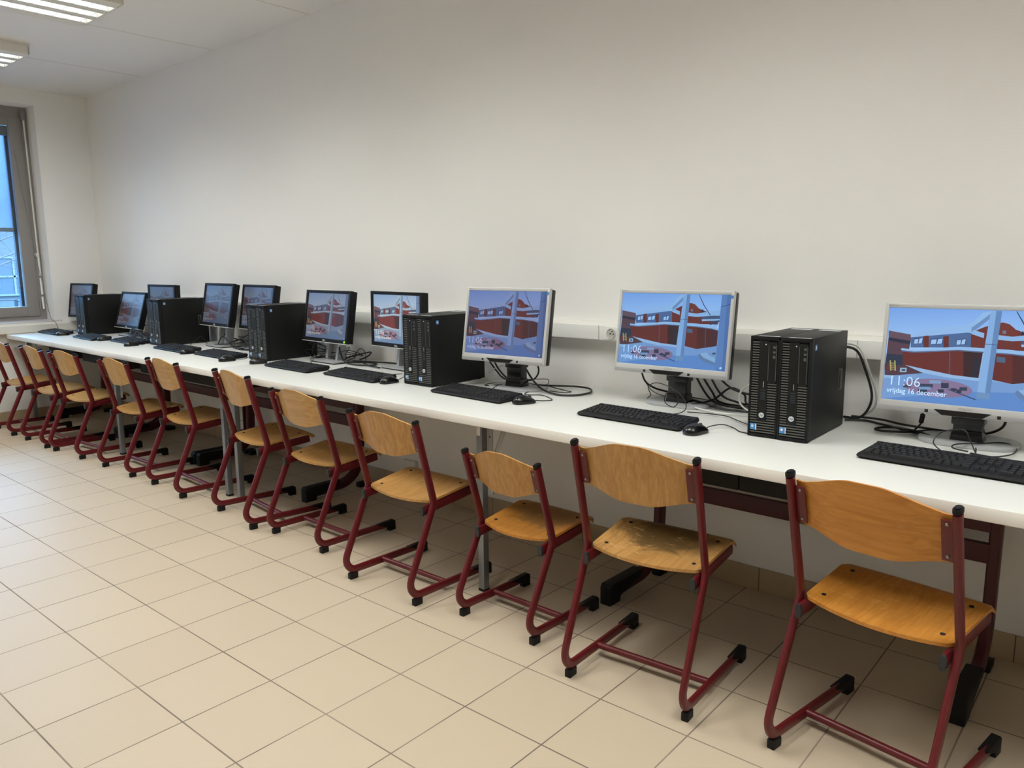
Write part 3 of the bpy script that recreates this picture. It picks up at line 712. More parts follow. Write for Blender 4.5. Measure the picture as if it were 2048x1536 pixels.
# ------------------------------------------------------------------ picture on the screens (flat lit polygons)
def screen_mesh():
    # picture drawn in a unit square: x right, y up, from corners of the lit panel
    quad = [(374, 147), (1078, 155), (1042, 667), (340, 606)]      # TL TR BR BL of the drawing grid
    import itertools
    (x0, y0), (x1, y1), (x2, y2), (x3, y3) = quad
    A = []; B = []
    for (X, Y), (u, v) in zip(quad, ((0, 1), (1, 1), (1, 0), (0, 0))):
        A.append([X, Y, 1, 0, 0, 0, -u*X, -u*Y]); B.append(u); A.append([0, 0, 0, X, Y, 1, -v*X, -v*Y]); B.append(v)
    n = 8
    for i in range(n):                                            # gaussian elimination
        p = max(range(i, n), key=lambda r: abs(A[r][i])); A[i], A[p] = A[p], A[i]; B[i], B[p] = B[p], B[i]
        for r in range(i+1, n):
            f = A[r][i]/A[i][i]
            for c in range(i, n): A[r][c] -= f*A[i][c]
            B[r] -= f*B[i]
    hx = [0]*n
    for i in range(n-1, -1, -1): hx[i] = (B[i]-sum(A[i][c]*hx[c] for c in range(i+1, n)))/A[i][i]
    def uv(X, Y):
        d = hx[6]*X+hx[7]*Y+1
        return min(1, max(0, (hx[0]*X+hx[1]*Y+hx[2])/d)), min(1, max(0, (hx[3]*X+hx[4]*Y+hx[5])/d))
    bm = new(); lay = bm.loops.layers.float_color.new('picture'); layer = [0]
    def poly(pts, col, raw=False, cols=None):
        z = layer[0]*2e-5; layer[0] += 1
        P = pts if raw else [uv(*p) for p in pts]
        vs_ = [bm.verts.new((p[0], -z, p[1])) for p in P]
        f = bm.faces.new(vs_)
        for i, lp in enumerate(f.loops): lp[lay] = (*lin((cols or [col]*len(pts))[i]), 1)
        return f
    W_ = (150, 178, 206)
    poly([(0, 0), (1, 0), (1, 0.62), (0, 0.62)], None, True, [(122, 146, 182), (108, 134, 172), (196, 208, 222), (196, 208, 222)])
    poly([(0, 0.55), (1, 0.55), (1, 1), (0, 1)], None, True, [(190, 205, 222), (196, 210, 226), (158, 182, 218), (140, 168, 210)])
    poly([(340, 606), (345, 520), (360, 470), (430, 435), (600, 478), (850, 515), (990, 498), (1040, 480), (1042, 667)], (140, 160, 190))
    poly([(340, 606), (700, 560), (960, 560), (1042, 600), (1042, 667)], (112, 142, 184))
    poly([(368, 262), (455, 280), (455, 312), (368, 296)], (118, 82, 84)); poly([(368, 296), (455, 312), (452, 330), (366, 312)], (52, 48, 60))
    poly([(366, 312), (452, 330), (445, 385), (360, 378)], (104, 66, 70)); poly([(360, 378), (445, 385), (440, 440), (352, 442)], (56, 56, 68))
    poly([(352, 442), (440, 432), (520, 470), (352, 492)], (98, 60, 62))
    poly([(455, 292), (470, 275), (520, 252), (580, 240), (655, 232), (664, 262), (455, 296)], (172, 190, 212))
    poly([(455, 294), (692, 262), (692, 338), (455, 345)], (92, 108, 138))
    for a, c in ((505, 526), (583, 604)): poly([(a, 286), (c, 283), (c, 342), (a, 343)], (120, 50, 42))
    for a, c in ((466, 504), (532, 582), (632, 672)):
        poly([(a, 300), (c, 294), (c, 324), (a, 328)], (70, 84, 112)); poly([(a+4, 304), (a+(c-a)*0.5, 301), (a+(c-a)*0.42, 324), (a+2, 326)], (190, 204, 220))
        poly([(a+(c-a)*0.62, 300), (c-2, 297), (c-6, 322), (a+(c-a)*0.5, 324)], (190, 204, 220))
    poly([(690, 264), (740, 236), (792, 214), (992, 300), (992, 352), (690, 345)], (126, 52, 44))
    poly([(790, 216), (812, 210), (838, 218), (858, 238), (874, 272), (790, 278)], (136, 56, 44))
    poly([(812, 250), (826, 250), (826, 266), (812, 266)], (130, 120, 130))
    poly([(425, 362), (560, 352), (662, 350), (662, 492), (600, 480), (500, 452), (425, 436)], (122, 48, 40))
    poly([(662, 356), (738, 356), (720, 494), (662, 492)], (70, 38, 38)); poly([(700, 390), (724, 392), (718, 486), (696, 482)], (48, 44, 52))
    poly([(606, 365), (611, 365), (609, 480), (604, 479)], (110, 80, 90))
    poly([(770, 352), (852, 360), (852, 516), (762, 494)], (120, 46, 38)); poly([(852, 362), (994, 384), (985, 496), (852, 516)], (96, 42, 38))
    poly([(908, 380), (914, 381), (912, 505), (906, 506)], (88, 80, 92)); poly([(948, 395), (985, 400), (980, 496), (945, 500)], (86, 46, 48))
    poly([(790, 380), (824, 384), (824, 411), (790, 407)], (92, 104, 118))
    poly([(418, 349), (480, 356), (560, 344), (640, 336), (662, 336), (850, 346), (962, 362), (1000, 380), (998, 392), (950, 378), (850, 366), (730, 358), (640, 352), (560, 360), (470, 366), (418, 361)], (176, 194, 212))
    poly([(418, 359), (470, 365), (560, 358), (640, 351), (850, 365), (950, 378), (998, 391), (998, 396), (950, 384), (850, 371), (640, 357), (560, 364), (470, 371), (420, 366)], (104, 104, 122))
    poly([(432, 433), (500, 450), (620, 478), (735, 492), (728, 506), (600, 492), (500, 470)], (176, 190, 206))
    poly([(884, 302), (1006, 292), (1002, 334), (950, 332), (890, 318)], (78, 90, 112)); poly([(884, 318), (1004, 314), (1003, 324), (886, 330)], (176, 194, 210))
    poly([(786, 272), (850, 280), (1012, 254), (1010, 290), (850, 302), (786, 296)], (168, 188, 208))
    poly([(930, 345), (1000, 322), (1000, 334), (940, 356)], (64, 70, 90)); poly([(960, 360), (1000, 344), (1000, 352), (968, 368)], (170, 186, 204))
    poly([(768, 155), (735, 165), (702, 208), (655, 242), (655, 262), (692, 266), (722, 236), (766, 190)], (172, 192, 212)); poly([(768, 165), (722, 212), (692, 240), (692, 266), (722, 236), (766, 190)], (128, 146, 172))
    poly([(700, 250), (742, 266), (740, 290), (690, 270)], (168, 188, 208))
    poly([(766, 154), (810, 155), (764, 596), (712, 592)], (158, 180, 204)); poly([(788, 154), (810, 155), (764, 596), (744, 595)], (118, 140, 168))
    poly([(745, 318), (790, 320), (790, 323), (745, 321)], (84, 98, 124)); poly([(716, 560), (766, 566), (764, 597), (712, 592)], (130, 150, 172))
    poly([(1016, 155), (1080, 155), (1044, 668), (974, 658), (1000, 330)], (110, 134, 170)); poly([(1050, 155), (1080, 155), (1044, 668), (1020, 664)], (96, 118, 156))
    poly([(1013, 232), (1074, 214), (1074, 218), (1013, 236)], (60, 76, 104))
    poly([(864, 155), (868, 155), (900, 222), (944, 292), (939, 293), (894, 222)], (58, 66, 86)); poly([(884, 262), (890, 250), (896, 262), (893, 272), (884, 272)], (44, 46, 60))
    # playground: pink disc, stools, slab line, steps, ladder
    poly([(562+136*math.cos(a), 546+46*math.sin(a)+0.07*136*math.cos(a)) for a in [2*PI*k/24 for k in range(24)]][::-1], (158, 120, 138))
    poly([(600, 552), (608, 550), (714, 598), (708, 601)], (66, 70, 92))
    for (cx, cy, w_, h_, top) in ((552, 515, 44, 16, (150, 162, 180)), (590, 532, 30, 26, (60, 60, 72)), (574, 560, 24, 16, (62, 62, 74)), (624, 551, 22, 14, (62, 62, 74)), (645, 559, 20, 18, (60, 60, 72)), (662, 547, 30, 18, (66, 66, 78)), (515, 535, 56, 18, (72, 70, 84)), (502, 562, 36, 26, (64, 64, 76)), (510, 548, 46, 14, (140, 158, 182)), (462, 490, 34, 14, (150, 166, 186)), (440, 540, 30, 12, (70, 66, 78))):
        poly([(cx-w_/2, cy-h_/2), (cx+w_/2, cy-h_/2), (cx+w_/2, cy+h_/2), (cx-w_/2, cy+h_/2)], top)
    poly([(864, 556), (874, 546), (900, 574), (974, 606), (972, 628), (905, 606), (872, 580)], (116, 132, 154)); poly([(874, 546), (930, 536), (978, 580), (974, 606), (900, 574)], (164, 180, 198))
    poly([(916, 536), (978, 545), (976, 575), (940, 562)], (140, 158, 180)); poly([(955, 542), (978, 538), (978, 552), (958, 552)], (72, 80, 96))
    for a in (372, 390): poly([(a, 412), (a+5, 412), (a+7, 464), (a+2, 464)], (206, 176, 96))
    for yy in (424, 434, 444, 454): poly([(374, yy), (394, yy+1), (395, yy+4), (374, yy+3)], (196, 160, 86))
    poly([(362, 430), (372, 428), (374, 458), (360, 458)], (130, 48, 48)); poly([(414, 448), (440, 448), (438, 470), (412, 470)], (178, 184, 190)); poly([(420, 454), (434, 454), (433, 464), (419, 464)], (74, 86, 92))
    poly([(348, 486), (395, 488), (380, 502), (346, 500)], (172, 188, 204)); poly([(1004, 640), (1014, 636), (1022, 642), (1014, 652), (1006, 650)], (214, 228, 240))
    # clock and date
    z = layer[0]*2e-5
    def word(s, u, v, sz, sx, off):
        t = text_mesh(s, sz, 0, off, 'LEFT'); vm = {}
        for q in t.verts: vm[q] = bm.verts.new((u+q.co.x*sx, -z-2e-5, v+q.co.y))
        for f in t.faces:
            try: nf = bm.faces.new([vm[q] for q in f.verts])
            except ValueError: continue
            for lp in nf.loops: lp[lay] = (*lin((240, 246, 252)), 1)
        t.free()
    word('11:06', 0.030, 0.160, 0.150, 0.60, -0.0015); word('vrijdag 16 december', 0.026, 0.078, 0.078, 0.56, 0.0006)
    bmesh.ops.recalc_face_normals(bm, faces=bm.faces)
    for f in bm.faces:
        if f.normal.y > 0: f.normal_flip()
    me = bpy.data.meshes.new('screen'); bm.to_mesh(me); bm.free(); me.materials.append(m_screen)
    return me
SCREEN = screen_mesh()
def scaled_screen(w_, h_):
    me = SCREEN.copy(); me.transform(Matrix.Diagonal((w_, 1, h_, 1)) ); me.transform(Matrix.Translation((-w_/2, 0, 0)))
    return me

# ------------------------------------------------------------------ monitors
def frame_bm(w_, h_, l, r, t_, bt, d0, d1, bev=0.004):
    """picture-frame bezel in x-z, from y=d0 (front) to y=d1"""
    b = new()
    box(b, -w_/2, -w_/2+l, d0, d1, 0, h_, bev=bev); box(b, w_/2-r, w_/2, d0, d1, 0, h_, bev=bev)
    box(b, -w_/2+l*0.5, w_/2-r*0.5, d0, d1, h_-t_, h_, bev=bev); box(b, -w_/2+l*0.5, w_/2-r*0.5, d0, d1, 0, bt, bev=bev)
    return b
def rounded_plate(rx, ry, n=40, p=2.6, cy=0.0, flat=None):
    out = []
    for k in range(n):
        a = 2*PI*k/n; c, s = math.cos(a), math.sin(a)
        y = cy+ry*math.copysign(abs(s)**(2/p), s)
        if flat is not None: y = max(y, flat)
        out.append((rx*math.copysign(abs(c)**(2/p), c), y))
    return out
def silver_monitor(x, y, z, yaw, tilt, w_, h_, colw, label, tint):
    t = thing('monitor', label, 'monitor', (x, y, ZD), math.radians(yaw), 'silver monitors on black stands')
    dz = z-ZD
    def P(o): o.location = (0, 0, dz); o.rotation_euler = (-math.radians(tilt), 0, 0); return o
    l, r, tp, bt = 0.013, 0.014, 0.016, 0.034
    b = frame_bm(w_, h_, l, r, tp, bt, 0, 0.020, 0.005); bz = P(obj('bezel', b, m_silver, t))
    b = new(); box(b, -w_/2+0.004, w_/2-0.004, -0.0008, 0.004, 0.003, 0.016, bev=0.0015); obj('lower_strip', b, m_silver2, bz)
    b = new(); prism(b, [(-0.086, 0.0175), (0.070, 0.0175), (0.046, 0.001), (-0.062, 0.001)], -0.002, 0.012, 'xz'); obj('handle_recess', b, m_gloss, bz)
    for bx in (-0.106, 0.090):
        b = new(); box(b, bx-0.005, bx+0.005, -0.002, 0.002, 0.005, 0.0145, bev=0.0008); obj('button', b, m_gloss, bz)
    b = new(); add_text(b, 'PHILIPS', 0.0115, Matrix.Translation((0, -0.0006, 0.0205)) @ FRONT); obj('brand_lettering', b, m_silver2, bz, smooth=0)
    b = new(); add_text(b, 'Brilliance', 0.0075, Matrix.Translation((-w_/2+0.012, -0.0006, h_-0.0105)) @ FRONT, align='LEFT'); obj('model_lettering', b, m_logo, bz, smooth=0)
    b = new(); box(b, w_/2-0.015, w_/2-0.003, -0.0012, 0.001, h_-0.030, h_-0.018); obj('sticker', b, m_blue, bz)
    b = new(); box(b, -w_/2+0.002, w_/2-0.001, 0.0195, 0.050, 0.003, h_-0.003, bev=0.008); box(b, -w_/2+0.07, w_/2-0.07, 0.048, 0.064, 0.05, h_-0.06, bev=0.012); P(obj('housing', b, m_gloss, t))
    sw_, sh_ = w_-l-r, h_-tp-bt
    s = bpy.data.objects.new('screen', scaled_screen(sw_, sh_)); COL.objects.link(s); s.parent = t; P(s)
    ca, sa = math.cos(math.radians(tilt)), math.sin(math.radians(tilt))
    off = Vector(((l-r)/2, 0.006, bt)); s.location = (off.x, off.y*ca+off.z*sa, dz+off.z*ca-off.y*sa); s.color = tint
    b = new(); box(b, -w_/2+l-0.002, w_/2-r+0.002, 0.0068, 0.018, bt-0.002, h_-tp+0.002); obj('screen_backing', b, m_hole, bz)
    # stand
    b = new(); box(b, -0.040, 0.040, colw, colw+0.05, 0.012, dz+0.13, bev=0.004); box(b, -0.045, 0.045, colw-0.006, colw+0.056, dz-0.035, dz+0.10, bev=0.004)
    prism(b, [(-0.047, 0.010), (0.047, 0.010), (0.041, 0.045), (-0.041, 0.045)], colw-0.006, colw+0.056, 'xz', bev=0.003); obj('stand_column', b, m_gloss, t)
    b = new(); prism(b, rounded_plate(0.142, 0.105, cy=colw+0.035, flat=colw-0.062), 0.0, 0.012, 'xy', bev=0.004); obj('stand_base', b, m_alu, t)
    return t
silver_monitor(2.8554, 1.7010, 0.8737, 1.97, 5.83, 0.506, 0.345, 0.066, 'nearest silver monitor at the right edge of the picture', (0.72, 1.0, 1.32, 1))
silver_monitor(1.8109, 1.7263, 0.9075, 1.35, 6.99, 0.500, 0.338, 0.078, 'silver monitor left of the nearest pair of computers, second from the right', (0.62, 0.92, 1.25, 1))
silver_monitor(1.0308, 1.6051, 0.9085, 4.32, 8.95, 0.467, 0.339, 0.095, 'leftmost silver monitor, with a dimmer violet picture', (0.50, 0.55, 0.80, 0.92))

def black_monitor(x, y, z, yaw, tilt, w_, h_, label, tint, led=False):
    t = thing('monitor', label, 'monitor', (x, y, ZD), math.radians(yaw), 'black monitors on silver stands')
    dz = z-ZD
    def P(o): o.location = (0, 0, dz); o.rotation_euler = (-math.radians(tilt), 0, 0); return o
    l = r = 0.020; tp, bt = 0.0175, 0.021
    bz = P(obj('bezel', frame_bm(w_, h_, l, r, tp, bt, 0, 0.022, 0.003), m_plug, t))
    b = new(); box(b, -w_/2, w_/2, -0.002, 0.030, -0.0045, -0.0003, bev=0.001); obj('lower_strip', b, m_silver, bz)
    b = new(); add_text(b, 'DELL', 0.0135, Matrix.Translation((0, -0.0006, 0.005)) @ FRONT, offset=0.0003); obj('brand_lettering', b, m_logol, bz, smooth=0)
    b = new(); cyl(b, (w_/2-0.022, -0.001, 0.010), (0, 1, 0), 0.0055, 0.003, 16); obj('power_button', b, m_led if led else m_rib, bz)
    b = new(); box(b, -w_/2+0.001, w_/2-0.001, 0.0215, 0.046, 0.002, h_-0.002, bev=0.004)
    prism(b, [(0.045, 0.02), (0.070, 0.05), (0.070, h_-0.07), (0.045, h_-0.03)], -w_/2+0.06, w_/2-0.06, 'yz'); P(obj('housing', b, m_plug, t))
    sw_, sh_ = w_-l-r, h_-tp-bt
    s = bpy.data.objects.new('screen', scaled_screen(sw_, sh_)); COL.objects.link(s); s.parent = t; P(s)
    ca, sa = math.cos(math.radians(tilt)), math.sin(math.radians(tilt))
    s.location = (0, 0.007*ca+bt*sa, dz+bt*ca-0.007*sa); s.color = tint
    b = new(); box(b, -w_/2+l-0.002, w_/2-r+0.002, 0.0078, 0.018, bt-0.002, h_-tp+0.002); obj('screen_backing', b, m_hole, bz)
    # silver stand: two leaning cheeks with an open middle, on a flat foot
    yt = 0.072+0.14*math.sin(math.radians(tilt)); zt = dz+h_*0.62
    b = new()
    for sg in (-1, 1): prism(b, [(0.045, 0.012), (0.105, 0.012), (yt+0.055, zt), (yt+0.004, zt)], sg*0.052-0.011, sg*0.052+0.011, 'yz', bev=0.003)
    prism(b, [(0.082, 0.012), (0.100, 0.012), (yt+0.05, zt), (yt+0.032, zt)], -0.045, 0.045, 'yz'); obj('stand_column', b, m_alu, t)
    b = new(); prism(b, [(-0.125, -0.02), (0.125, -0.02), (0.118, 0.165), (-0.118, 0.165)], 0.006, 0.014, 'xy', bev=0.002); bs = obj('stand_base', b, m_silver2, t)
    b = new(); prism(b, [(-0.121, -0.016), (0.121, -0.016), (0.115, 0.16), (-0.115, 0.16)], 0.0, 0.006, 'xy'); obj('base_pad', b, m_plug, bs)
    return t
bm_w, bm_h = 0.465, 0.303
black_monitor(0.0977, 1.7818, 0.8985, -4.10, 1.09, bm_w, bm_h, 'upright black monitor with the brightest picture, left of the middle computers', (0.98, 0.98, 0.92, 0.95))
black_monitor(-0.4780, 1.7174, 0.9012, -2.42, 8.94, bm_w, bm_h, 'black monitor with a green power light', (0.60, 0.55, 0.53, 0.86), True)
black_monitor(-1.3840, 1.8007, 0.9198, -4.61, 9.28, bm_w, bm_h, 'black monitor standing behind the computers that have a mouse in front', (0.30, 0.29, 0.31, 0.76))
black_monitor(-1.8483, 1.7607, 0.9275, -3.83, 11.06, bm_w, bm_h, 'black monitor just right of the second pair of computers from the left', (0.27, 0.25, 0.25, 0.74))
black_monitor(-2.743, 1.80, 0.8857, 0.9, 1.86, 0.451, 0.318, 'black monitor half hidden behind the second pair of computers from the left', (0.22, 0.20, 0.20, 0.74))
black_monitor(-3.2632, 1.7319, 0.8469, -0.14, 16.68, bm_w, bm_h, 'low black monitor tilted far back, right of the leftmost computers', (0.26, 0.23, 0.23, 0.76))
black_monitor(-4.091, 1.673, 0.9018, 5.0, 9.0, 0.42, 0.303, 'black monitor in the corner behind the leftmost computers', (0.20, 0.18, 0.18, 0.74))

# ------------------------------------------------------------------ desktop computers
def make_pc():
    W, Dp, Hh = 0.0985, 0.368, 0.335; hw = W/2
    t = thing('desktop_computer', '', 'computer')
    b = new(); box(b, -hw, hw, 0.028, Dp, 0.004, Hh, bev=0.002)
    for sx in (-1, 1):
        for yy in (0.05, Dp-0.03): box(b, sx*(hw-0.016)-0.008, sx*(hw-0.016)+0.008, yy-0.01, yy+0.01, 0, 0.005)
    obj('case', b, m_case, t)
    b = new()                                                                # front: rim, dark back, horizontal ribs
    box(b, -hw, -hw+0.007, 0, 0.03, 0.002, Hh, bev=0.002); box(b, hw-0.007, hw, 0, 0.03, 0.002, Hh, bev=0.002)
    box(b, -hw, hw, 0, 0.03, Hh-0.012, Hh, bev=0.002); box(b, -hw, hw, 0, 0.03, 0.002, 0.012, bev=0.002)
    box(b, -hw+0.006, hw-0.006, 0.006, 0.03, 0.01, Hh-0.01)
    bz = obj('front_bezel', b, m_plug, t)
    b = new(); box(b, -hw+0.007, hw-0.007, 0.0052, 0.007, 0.012, Hh-0.012); obj('vent_shade_plate', b, m_hole, bz)  # near-black plate added to deepen the shade between the ribs
    b = new(); z = 0.016
    while z < Hh-0.016:
        if z < 0.052: spans = [(-hw+0.008, hw-0.008)]
        elif z < 0.180: spans = [(-hw+0.008, -hw+0.030), (-hw+0.062, hw-0.008)]
        else: spans = [(-hw+0.008, -hw+0.030)]
        for a, c in spans: box(b, a, c, 0.0008, 0.0065, z, z+0.0040)
        z += 0.0085
    obj('vent_ribs', b, m_rib, bz)
    b = new(); box(b, -hw+0.031, -hw+0.061, 0.0005, 0.008, 0.053, Hh-0.014, bev=0.001); pn = obj('drive_panel', b, m_case, t)
    b = new(); cyl(b, (-hw+0.052, 0.0, Hh-0.026), (0, 1, 0), 0.0022, 0.001, 10); obj('power_light', b, m_pale, pn)
    b = new(); box(b, -hw+0.0475, -hw+0.0495, 0.0, 0.002, 0.168, 0.187); obj('badge', b, m_alu, pn)
    for zz in (0.158, 0.150, 0.143, 0.136, 0.129):
        b = new(); box(b, -hw+0.040, -hw+0.055, 0.0, 0.002, zz-0.0022, zz+0.0022); obj('port', b, mat('port_blue', (34, 44, 52), 0.4), pn)
    b = new(); cyl(b, (-hw+0.047, 0.0, 0.119), (0, 1, 0), 0.0022, 0.002, 10); cyl(b, (-hw+0.047, 0.0, 0.110), (0, 1, 0), 0.0022, 0.002, 10); obj('audio_jack', b, m_hole, pn)
    b = new(); box(b, -hw+0.062, hw-0.010, -0.0005, 0.012, 0.183, Hh-0.018, bev=0.0015); od = obj('optical_drive', b, m_case, t)
    b = new()
    for zz, s_ in ((Hh-0.034, 0.004), (Hh-0.050, 0.0035), (Hh-0.066, 0.005)): box(b, hw-0.022, hw-0.014, -0.0009, 0.001, zz-s_, zz+s_)
    obj('drive_print', b, m_rib, od)
    for xx in (-hw+0.0625, hw-0.0105):
        pts = [(xx+0.0006, 0.190), (xx+0.0006, 0.310), (xx-0.0004, 0.310)]; k = 0.306
        while k > 0.192: pts += [(xx-0.0004, k+0.0013), (xx-0.0018, k+0.0013), (xx-0.0018, k-0.0013), (xx-0.0004, k-0.0013)]; k -= 0.0055
        pts.append((xx-0.0004, 0.190)); b = new(); prism(b, pts, -0.0009, 0.001, 'xz'); obj('grip_strip', b, m_rib, od)
    b = new(); cyl(b, (-hw+0.046, -0.0008, 0.075), (0, 1, 0), 0.0087, 0.0016, 28); em = obj('emblem', b, m_pale, t)
    b = new(); add_text(b, 'hp', 0.0118, Matrix.Translation((-hw+0.046, -0.0020, 0.0722)) @ FRONT, shear=0.3); obj('emblem_letters', b, m_hole, em, smooth=0)
    b = new(); box(b, -hw+0.009, -hw+0.030, -0.0006, 0.001, 0.024, 0.044, bev=0.0005); sk = obj('sticker', b, m_blue, t)
    b = new(); box(b, -hw+0.027, -hw+0.0305, -0.0011, 0.0, 0.024, 0.044); cyl(b, (-hw+0.017, -0.0008, 0.036), (0, 1, 0), 0.0045, 0.0008, 14); obj('sticker_edge', b, m_pale, sk)
    b = new(); box(b, -hw+0.024, hw-0.006, 0.010, 0.018, Hh, Hh+0.0006); obj('label_strip', b, m_pale, t)
    b = new(); box(b, -hw+0.018, hw-0.010, Dp-0.060, Dp-0.034, Hh, Hh+0.0006); obj('label_strip', b, m_pale, t)
    b = new(); box(b, hw-0.0005, hw+0.0014, Dp-0.078, Dp-0.040, 0.135, 0.208, bev=0.004); lt = obj('side_latch', b, m_rib, t)
    b = new(); box(b, hw+0.0010, hw+0.0018, Dp-0.075, Dp-0.062, 0.140, 0.203, bev=0.0003); obj('latch_slot', b, m_hole, lt)
    b = new(); box(b, hw, hw+0.0006, 0.036, 0.052, Hh-0.040, Hh-0.022); sd = obj('side_sticker', b, m_blue, t)
    b = new(); box(b, hw+0.0004, hw+0.001, 0.040, 0.050, Hh-0.036, Hh-0.027); obj('sticker_edge', b, m_pale, sd)
    return t
pc0 = make_pc(); firstpc = True
for (x, y, a, where) in ((2.3676, 1.4614, 1.8, 'the nearest pair, beside the rightmost monitor'), (0.600, 1.4863, 1.0, 'the pair beside the leftmost silver monitor'),
                         (-0.9059, 1.5354, 2.3, 'the pair with a mouse lying in front'), (-2.321, 1.5457, 0.0, 'the second pair from the left'), (-3.71, 1.548, 0.0, 'the leftmost pair near the corner')):
    for sg, side in ((-1, 'left'), (1, 'right')):
        q = math.radians(a); lx = sg*0.0500
        loc = (x+lx*math.cos(q), y+lx*math.sin(q)+(0.004 if sg < 0 else 0.0), ZD)
        lab = '%s upright black computer of %s' % (side, where)
        if firstpc: pc0.location = loc; pc0.rotation_euler = (0, 0, q); pc0['label'] = lab; pc0['group'] = 'black desktop computers in pairs'; firstpc = False
        else: dup(pc0, loc, q, lab, 'black desktop computers in pairs')

# ------------------------------------------------------------------ keyboards and mice
KL, KD = 0.452, 0.158
def key_layout():
    """(x, y, width, depth) with x from the left, y from the front, unit 19 mm"""
    u = 0.0187; out = []; xs0 = 0.016
    rows = [(5.45, [(0, 1)]+[(2+i*1.0+(0.5 if i > 3 else 0)+(0.5 if i > 7 else 0), 1) for i in range(12)]+[(15.25+i, 1) for i in range(3)]),
            (4.2, [(i, 1) for i in range(13)]+[(13, 2)]+[(15.25+i, 1) for i in range(3)]+[(18.5+i, 1) for i in range(4)]),
            (3.2, [(0, 1.5)]+[(1.5+i, 1) for i in range(12)]+[(13.5, 1.5)]+[(15.25+i, 1) for i in range(3)]+[(18.5+i, 1) for i in range(4)]),
            (2.2, [(0, 1.75)]+[(1.75+i, 1) for i in range(11)]+[(12.75, 2.25)]+[(18.5+i, 1) for i in range(3)]),
            (1.2, [(0, 1.25)]+[(1.25+i, 1) for i in range(11)]+[(12.25, 2.75)]+[(16.25, 1)]+[(18.5+i, 1) for i in range(4)]),
            (0.2, [(0, 1.25), (1.25, 1.25), (2.5, 1.25), (3.75, 6.25), (10, 1.25), (11.25, 1.25), (12.5, 1.25), (13.75, 1.25)]+[(15.25+i, 1) for i in range(3)]+[(18.5, 2), (20.5, 1), (21.5, 1)])]
    for (ry, ks) in rows:
        for (kx, kw) in ks: out.append((xs0+kx*u, 0.020+ry*u, kw*u-0.0028, u-0.0028))
    return out
KEYS = key_layout()
TILT = math.atan2(0.0135, KD)
def top_z(y): return 0.0130+(y/KD)*0.0135
def key_bm(wd, dp):
    t = new(); h = 0.0065; i = 0.0020
    lo = [(-wd/2, -dp/2, 0), (wd/2, -dp/2, 0), (wd/2, dp/2, 0), (-wd/2, dp/2, 0)]
    hi = [(-wd/2+i, -dp/2+i*1.2, h), (wd/2-i, -dp/2+i*1.2, h), (wd/2-i, dp/2-i*0.6, h), (-wd/2+i, dp/2-i*0.6, h)]
    a = [t.verts.new(v) for v in lo]; c = [t.verts.new(v) for v in hi]
    t.faces.new(a[::-1]); t.faces.new(c)
    for k in range(4): t.faces.new((a[k], a[(k+1) % 4], c[(k+1) % 4], c[k]))
    return t
KEYMESH = {}
def make_keyboard(keys_as_parts, cable=None):
    t = thing('keyboard', '', 'keyboard')
    b = new()
    poly = [(0.006, 0.0), (KL-0.006, 0.0), (KL, 0.010), (KL-0.012, KD), (0.012, KD), (0.0, 0.010)]
    n = len(poly); cx, cy = KL/2, KD/2
    lo = [b.verts.new((cx+(x-cx)*0.965-KL/2, cy+(y-cy)*0.90, 0.0)) for x, y in poly]
    m1 = [b.verts.new((x-KL/2, y, top_z(y)*0.55)) for x, y in poly]
    hi = [b.verts.new((cx+(x-cx)*0.985-KL/2, cy+(y-cy)*0.955, top_z(cy+(y-cy)*0.955))) for x, y in poly]
    b.faces.new(lo[::-1]); b.faces.new(hi)
    for A_, B_ in ((lo, m1), (m1, hi)):
        for k in range(n): b.faces.new((A_[k], A_[(k+1) % n], B_[(k+1) % n], B_[k]))
    obj('case', b, m_plug, t, smooth=0)
    rest = KEYS if not keys_as_parts else KEYS[100:]
    if keys_as_parts:
        for (kx, ky, kw, kd) in KEYS[:100]:
            kk = round(kw, 4)
            if kk not in KEYMESH:
                o = obj('key', key_bm(kw, kd), m_key, t, smooth=0); KEYMESH[kk] = o.data
            else:
                o = bpy.data.objects.new('key', KEYMESH[kk]); COL.objects.link(o); o.parent = t
            o.location = (kx+kw/2-KL/2, ky+kd/2, top_z(ky+kd/2)-0.0004); o.rotation_euler = (TILT, 0, 0)
    if rest:
        b = new()
        for (kx, ky, kw, kd) in rest:
            q = key_bm(kw, kd); bmesh.ops.transform(q, matrix=Matrix.Translation((kx+kw/2-KL/2, ky+kd/2, top_z(ky+kd/2)-0.0004)) @ Matrix.Rotation(TILT, 4, 'X'), verts=q.verts); merge(b, q)
        o = obj('keys', b, m_key, t, smooth=0); o['kind'] = 'stuff'
    return t
def local_cable(t, pts, r=0.0019, m=None):
    """a cable that belongs to t, given in world coordinates"""
    inv = (Matrix.Translation(t.location) @ Matrix.Rotation(t.rotation_euler.z, 4, 'Z')).inverted()
    b = new(); sweep(b, [inv @ Vector(p) for p in smooth_path(pts, 6)], r, n=8); obj('cable', b, m or m_cable, t)
KB = [(-4.070, 1.385, -2, 'black keyboard at the left end of the worktop below the window'), (-3.290, 1.392, -3, 'black keyboard in front of the leftmost pair of computers'),
      (-2.710, 1.455, -2.5, 'black keyboard in front of the low tilted monitor, third from the left'), (-1.900, 1.427, -3, 'black keyboard in front of the second pair of computers from the left'),
      (-1.310, 1.428, -2.5, 'black keyboard left of the computers that have a mouse in front'), (-0.405, 1.398, -2.5, 'black keyboard in front of the monitor with the green light'),
      (0.150, 1.405, -3.5, 'black keyboard left of the middle pair of computers'), (1.010, 1.378, -3.5, 'black keyboard in front of the leftmost silver monitor'),
      (1.842, 1.372, -2.2, 'black keyboard in front of the second silver monitor from the right'), (2.866, 1.372, -2.5, 'nearest black keyboard, cut by the right picture edge')]
kbs = []
